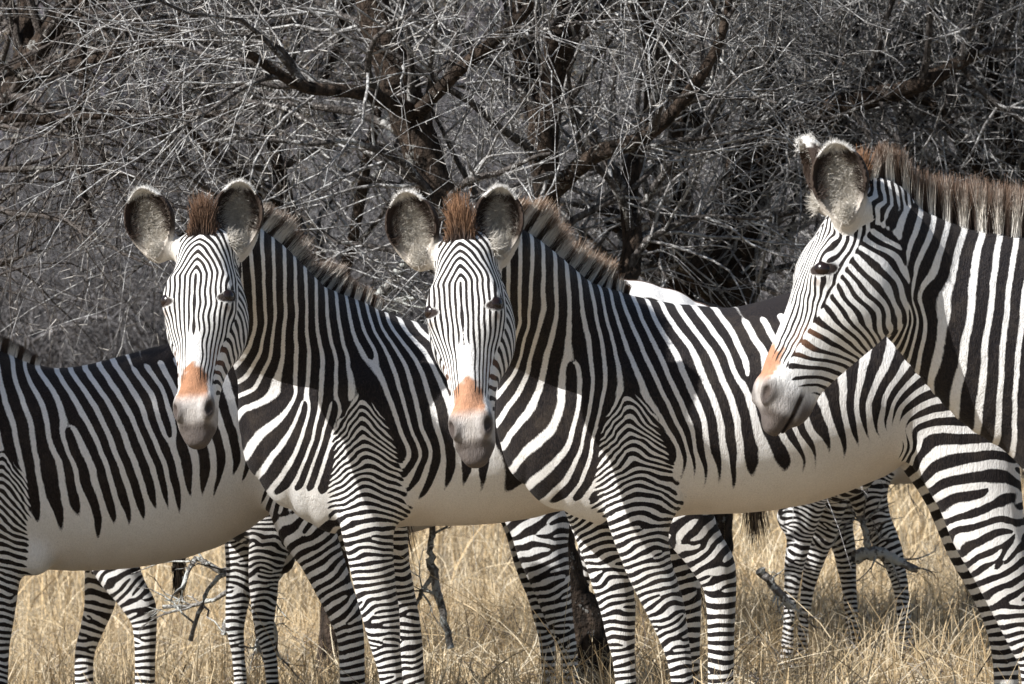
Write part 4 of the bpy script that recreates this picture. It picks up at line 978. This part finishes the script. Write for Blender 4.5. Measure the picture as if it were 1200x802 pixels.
TR = [
 ('big dark thorn tree with a forked trunk rising behind the two front-facing zebras', (668, 21.0), [
   [(690,745,21,29),(668,690,21,25),(650,610,21,23),(638,520,21,21),(628,430,21,20),(612,350,21,17)],
   [(612,350,21,20),(560,285,21,20),(512,225,21,22),(484,140,21,23),(455,60,21,22),(420,-40,21,19)],
   [(625,400,21,18),(632,300,21.2,17),(640,200,21.3,17),(645,110,21.3,19),(662,40,21.2,19),(690,-60,21.2,16)],
   [(632,460,21,14),(700,390,21.3,13),(745,300,21.5,13),(742,210,21.6,11),(762,110,21.7,10),(758,-30,21.8,9)],
   [(640,150,21.3,11),(615,70,21.4,17),(600,-40,21.5,16)], [(484,140,21,9),(530,90,20.6,8),(610,20,20.4,6),(650,-40,20.3,5)], [(640,230,21,12),(700,180,20.7,10),(770,150,20.5,8),(840,60,20.4,6),(860,-40,20.4,5)], [(490,150,21,12),(430,110,20.6,9),(360,100,20.4,7),(290,60,20.2,5)]], .8),
 ('thorn tree with a nearly black leaning trunk left of the profile head', (838, 22.5), [
   [(826,745,22.5,28),(832,620,22.5,26),(842,480,22.5,24),(850,370,22.5,26),(856,290,22.5,32),(884,190,22.5,31),(902,110,22.5,25),(902,40,22.5,13),(925,-50,22.5,11)],
   [(845,430,22.5,12),(800,345,22.3,13),(788,240,22.2,12),(800,140,22.2,11),(790,20,22.2,9),(800,-50,22.2,8)],
   [(850,355,22.4,9),(805,320,22,8.5),(765,290,21.8,7),(712,262,21.6,5)],
   [(885,190,22.5,10),(945,150,22.7,9),(1015,95,22.9,8),(1085,40,23,6),(1130,-40,23,5)], [(886,200,22.5,20),(935,150,22.2,19),(1000,118,22,15),(1078,100,21.8,10),(1150,60,21.8,7)], [(858,330,22.4,14),(800,300,22,12),(752,262,21.7,9),(700,250,21.5,6)], [(878,200,22.5,8),(830,150,22.2,7),(780,95,22,6),(730,-20,22,5)]], 1.0),
 ('tangled thorn tree behind the mane of the profile zebra', (1040, 23.5), [
   [(1150,745,23.5,20),(1140,600,23.5,17),(1105,440,23.5,15),(1060,300,23.5,13),(1065,180,23.5,12),(1100,80,23.5,10),(1120,-50,23.5,8)],
   [(1053,320,23.5,9),(1000,240,23.2,8),(975,150,23,7),(1000,50,23,6),(1010,-50,23,5)],
   [(1060,220,23.5,9),(1120,190,23.3,8),(1180,150,23.2,7),(1240,120,23.2,5)]], 1.3),
 ('thorn tree at the right edge behind the striped back, grey and dense', (1250, 22.5), [
   [(1255,750,22.5,20),(1250,600,22.5,17),(1235,430,22.5,15),(1210,280,22.5,13),(1185,150,22.5,11),(1160,40,22.5,9),(1150,-60,22.5,8)],
   [(1205,260,22.5,8),(1150,190,22.3,8),(1095,130,22.2,7),(1040,110,22.2,5)], [(1215,300,22.5,8),(1240,180,22.5,8),(1250,40,22.5,7)]], 1.3),
 ('dark thorn tree at the upper left whose limbs cross the corner of the view', (-60, 20.5), [
   [(-120,800,20.5,26),(-115,620,20.5,23),(-100,430,20.5,21),(-70,280,20.5,18),(-30,170,20.5,16),(35,75,20.5,15),(95,-15,20.5,13),(130,-80,20.5,11)],
   [(-60,250,20.4,8),(-10,150,20.2,5.5),(60,143,20.1,5.5),(150,136,20,5),(230,131,20,4),(300,124,20,3)],
   [(-20,150,20.5,9),(30,50,20.7,9),(20,-50,20.8,8)], [(95,-60,20.1,5),(97,30,20.1,5),(96,100,20.1,4.5),(84,165,20.1,4),(95,215,20.1,3.5),(114,262,20.1,2.5)],
   [(35,75,20.5,8),(110,70,20.3,7),(200,40,20.2,5),(270,-40,20.2,4)]], .75),
 ('thin grey thorn tree between the heads of the two zebras facing the camera', (385, 20.6), [
   [(395,760,20.6,18),(392,620,20.6,15),(388,480,20.6,12),(380,360,20.6,10),(350,260,20.6,8),(310,140,20.6,7),(285,20,20.6,6),(280,-60,20.6,5)],
   [(383,380,20.6,7),(415,290,20.4,7),(430,180,20.3,6),(450,80,20.3,6),(480,0,20.3,5),(500,-50,20.3,5)],
   [(345,250,20.6,5),(280,200,20.4,5),(225,160,20.3,4),(190,110,20.3,3)], [(318,160,20.6,5),(380,90,20.4,5),(400,0,20.3,4)]], .8),
]
def crown(x, Y, seed, n=3):
    """unseen limbs added above the view, their crown shading the thicket below"""
    r = np.random.default_rng(seed); out = []
    for k in range(n):
        a, b = r.uniform(-160, 160), r.uniform(-1.6, .8); out.append([(x, -30, Y, 8), (x + a * .5, -130, Y + b * .5, 7), (x + a, -230 - r.uniform(0, 60), Y + b, 5), (x + a * 1.5, -300, Y + b * 1.4, 3.5)])
    return out
TOPS = {0: [(420, 21), (690, 21.2), (600, 21.5)], 1: [(925, 22.5), (800, 22.2)], 2: [(1115, 23.5), (1010, 23)], 3: [(1155, 22.5), (1250, 22.5)], 4: [(130, 20.5), (20, 20.8)], 5: [(285, 20.6), (495, 20.3)]}
for i, (lab, base, limbs, dens) in enumerate(TR):
    limbs = limbs + [l for j, (x, Y) in enumerate(TOPS[i]) for l in crown(x, Y, 300 + i * 10 + j, 2)]  # overhead limbs added out of view to darken the thicket
    tree(lab, base, limbs, 100 + i, dens, mats=(TRUNK, DTWIG if i == 4 else TWIG))
# tree added outside the view to shade the leftmost animal and the grass there
shade = tree('unseen tree added left of the herd to shade it, only its dappled shadow reaching the picture', (-1750, 13.2), [
    [(-1750,960,13.2,60),(-1745,600,13.2,52),(-1750,200,13.2,44),(-1760,-150,13.1,36),(-1770,-420,13.0,26)],
    [(-1755,-50,13.2,24),(-1720,-300,13.2,20),(-1680,-460,13.2,16),(-1650,-620,13.3,10)], [(-1760,-150,13.1,24),(-1860,-400,12.9,20),(-1950,-640,12.7,14),(-1980,-820,12.6,9)],
    [(-1770,-420,13.0,22),(-1750,-640,13.1,16),(-1700,-840,13.4,12),(-1660,-980,13.4,8)]], 140, .8, mats=(TRUNK, DTWIG), thorns=False, lv2=9, name='thorn_tree')
rl = np.random.default_rng(77); nl = 26000; cc = np.array([[-5.45, 13.0, 4.1], [-5.9, 12.7, 4.7], [-5.3, 13.3, 4.9], [-5.7, 13.1, 3.3], [-5.2, 12.9, 3.7], [-4.9, 12.6, 3.2]])[rl.integers(0, 5, nl)]  # leaf clumps set in the sun's path to thicken the added shade
LP = cc + rl.normal(0, .27, (nl, 3)); LD = rl.normal(size=(nl, 3)); LD /= np.linalg.norm(LD, axis=1)[:, None]; LS = np.stack([LP, LP + LD * .03, LP + LD * .06], 1) - np.array(shade.location)
ribbons('shade_foliage', LS, np.tile([.012, .030, .008], (nl, 1)), np.array([.07, .09, .035]) * rl.uniform(.6, 1.2, (nl, 1)), GRASS, shade)


# ------------------------------------------------------------------ dead wood near the herd
def deadwood(label, rows_list, seed, m=None, dens=5, name='dead_branch', lens=(.08, .30)):
    r = np.random.default_rng(seed); c = to_world(*rows_list[0][0][:3]); root = empty(name, c); tag(root, label, 'branch'); O = np.array(c)
    for li, rows in enumerate(rows_list):
        L = limb_line(rows, 5); L[:, :3] += r.normal(0, .003, (len(L), 3)); parts = [tube_arrays(L[None, :, :3] - O, L[None, :, 3], 8, seed + li, .25)]
        S, D, Ln, Rd = offshoot(L[None, :, :3], L[None, :, 3], dens, r, *lens, .6); A, ra = grow(S, D, Ln, np.clip(Rd, .002, .005), r, 6, .28); parts.append(tube_arrays(A - O, ra, 5, seed, .2))
        S, D, Ln, Rd = offshoot(A, ra, 3, r, .03, .10, .7); A, ra = grow(S, D, Ln, np.clip(Rd, .002, .004), r, 4, .3); parts.append(tube_arrays(A - O, ra, 4, seed))
        off = 0; VV, QQ = [], []
        for V, Q in parts: VV.append(V); QQ.append(Q + off); off += len(V)
        link_mesh('bough', np_mesh('bough', np.vstack(VV), np.vstack(QQ)), m or LICHEN, root)
    return root
if globals().get('DETAIL', 1):
    deadwood('lichen crusted dead branch standing in the grass between the two left zebras', [
        [(262,745,17,3.5),(275,690,17,3.5),(285,650,17,4),(297,612,17,3.5)], [(285,655,17,3.5),(262,672,16.9,3),(240,700,16.8,2.5),(222,752,16.8,3)], [(280,670,17,5),(310,690,17.1,4),(330,668,17.1,4),(348,640,17.1,3)],
        [(297,618,17,5),(300,660,17,4),(300,720,17,4),(305,765,17,4)], [(262,672,16.9,4),(230,655,16.9,3),(215,690,16.8,2.5)], [(275,690,17,3),(235,708,17.2,2.5),(190,712,17.2,2)], [(300,700,17,4),(320,735,17,3),(322,770,17,3)]], 31)
    deadwood('thin dead stick upright in the grass under the pale belly of the middle zebra', [[(527,760,16.6,4),(517,710,16.6,4.5),(506,670,16.6,5.5),(505,640,16.6,4),(508,605,16.6,3.5)], [(506,672,16.6,3),(492,700,16.6,2.5),(482,720,16.6,2)]], 32, dens=4)
    deadwood('pale bare branch slanting just above the back of the middle zebra', [[(410,372,18.5,7),(440,350,18.5,6.5),(462,325,18.5,6),(476,305,18.5,4)], [(440,350,18.5,3.5),(470,352,18.5,3),(500,345,18.5,2)]], 33, dens=5)
    deadwood('bleached broken wood lying in the grass below the grazing head', [[(1000,655,18.2,7),(1020,648,18.2,8),(1045,655,18.2,6),(1075,668,18.2,4)], [(1018,650,18.2,5),(1015,625,18.2,4),(1008,605,18.2,3)], [(890,668,17.2,6),(908,690,17.2,5),(930,712,17.2,4)]], 34, dens=7)

# ------------------------------------------------------------------ shrubs and the far brush
def shrub_proto(seed, mw):
    r = np.random.default_rng(seed); root = empty('dry_shrub')
    n = 14; az = r.uniform(0, 2 * PI, n); D = np.stack([np.cos(az) * .55, np.sin(az) * .55, np.ones(n)], 1); D /= np.linalg.norm(D, axis=1)[:, None]
    A, ra = grow(r.normal(0, .12, (n, 3)) * [1, 1, 0], D, r.uniform(1.6, 3.0, n), r.uniform(.016, .034, n), r, 9, .16, (0, 0, .0)); tubes('stems', A, ra, mw, root, 5, seed)
    S, D, Ln, Rd = offshoot(A, ra, 12, r, .4, 1.1, .5); B, rb = grow(S, D, Ln, np.clip(Rd, .005, .012), r, 6, .22); tubes('branches', B, rb, mw, root, 4, seed)
    S, D, Ln, Rd = offshoot(B, rb, 16, r, .15, .5, .6); Cc, rc = grow(S, D, Ln, np.clip(Rd, .004, .006), r, 4, .25); tubes('twigs', Cc, rc, mw, root, 3, seed)
    return root
def copy_tree(o, parent=None):
    c = o.copy(); COL.objects.link(c)
    if parent: c.parent = parent
    for ch in [q for q in o.children]: copy_tree(ch, c)
    return c
GTW = mat_bark('grey_twig_bark', (.055, .050, .050), (.21, .20, .20), (.33, .325, .33), .03)
protos = [shrub_proto(200, GTW), shrub_proto(201, GTW), shrub_proto(202, GTW)]
spots = [(60,35,1.2),(190,36,1.3),(330,35,1.2),(450,36,1.3),(560,35,1.2),(700,35,1.2),(790,36,1.3),(960,35,1.2),(1060,36,1.3),(1160,35,1.2),(-70,36,1.3),(1270,36,1.3),
    (130,39,1.5),(260,40,1.6),(400,41,1.6),(520,40,1.5),(640,41,1.6),(740,40,1.6),(860,38,1.5),(990,41,1.6),(1110,40,1.6),(1220,41,1.6),(0,41,1.6)]
where = ['far left behind the corner limbs', 'left of the left zebra ears', 'between the left ears and the thin tree', 'over the back of the middle zebra', 'behind the big forked trunk', 'right of the forked trunk', 'between the two dark trunks', 'above the profile nose', 'behind the profile ears', 'above the mane at the right']
for i, (px, Y, sc) in enumerate(spots):
    o = protos[i] if i < 3 else copy_tree(protos[i % 3])
    x = (px - 600) / F * Y; o.location = (x, Y, float(ground_z(x, Y)) - .05); o.rotation_euler = (0, 0, i * 2.4); o.scale = (sc, sc, sc)
    tag(o, 'leafless grey shrub in the blurred brush behind the thorn trees', 'shrub', 'leafless shrubs behind the thorn trees')

def far_brush(name, n, y0, y1, seed, l0, l1, wid, hmax, col):
    r = np.random.default_rng(seed); y = r.uniform(y0, y1, n); x = r.uniform(-1, 1, n) * (y * .13 + 4)
    cx = np.sin(x * 1.1 + y * .7 + 1) * np.sin(x * .43 - y * .9) * .5 + .5; h = r.uniform(0, 1, n) ** .8 * hmax * (.35 + .75 * cx)
    D = r.normal(size=(n, 3)); D[:, 2] = np.abs(D[:, 2]) * .9; D /= np.linalg.norm(D, axis=1)[:, None]; Ln = r.uniform(l0, l1, n)
    S = np.stack([x, y, ground_z(x, y) + h], 1); P, _ = grow(S, D, Ln, np.ones(n), r, 3, .3); W = wid * r.uniform(.5, 1.3, (n, 1)) * np.ones((1, 3))
    C = np.array(col) * r.uniform(.55, 1.35, (n, 1)) * (1 + r.normal(0, .05, (n, 3)))
    return tag(ribbons(name, P, W, C, GRASS), kind='stuff')
far_brush('far_brush', int(60000 * GQ), 42, 60, 9, .25, .9, .026, 2.6, (.120, .115, .120))
far_brush('far_brush', int(50000 * GQ), 60, 105, 10, .5, 1.6, .055, 3.0, (.150, .145, .152))
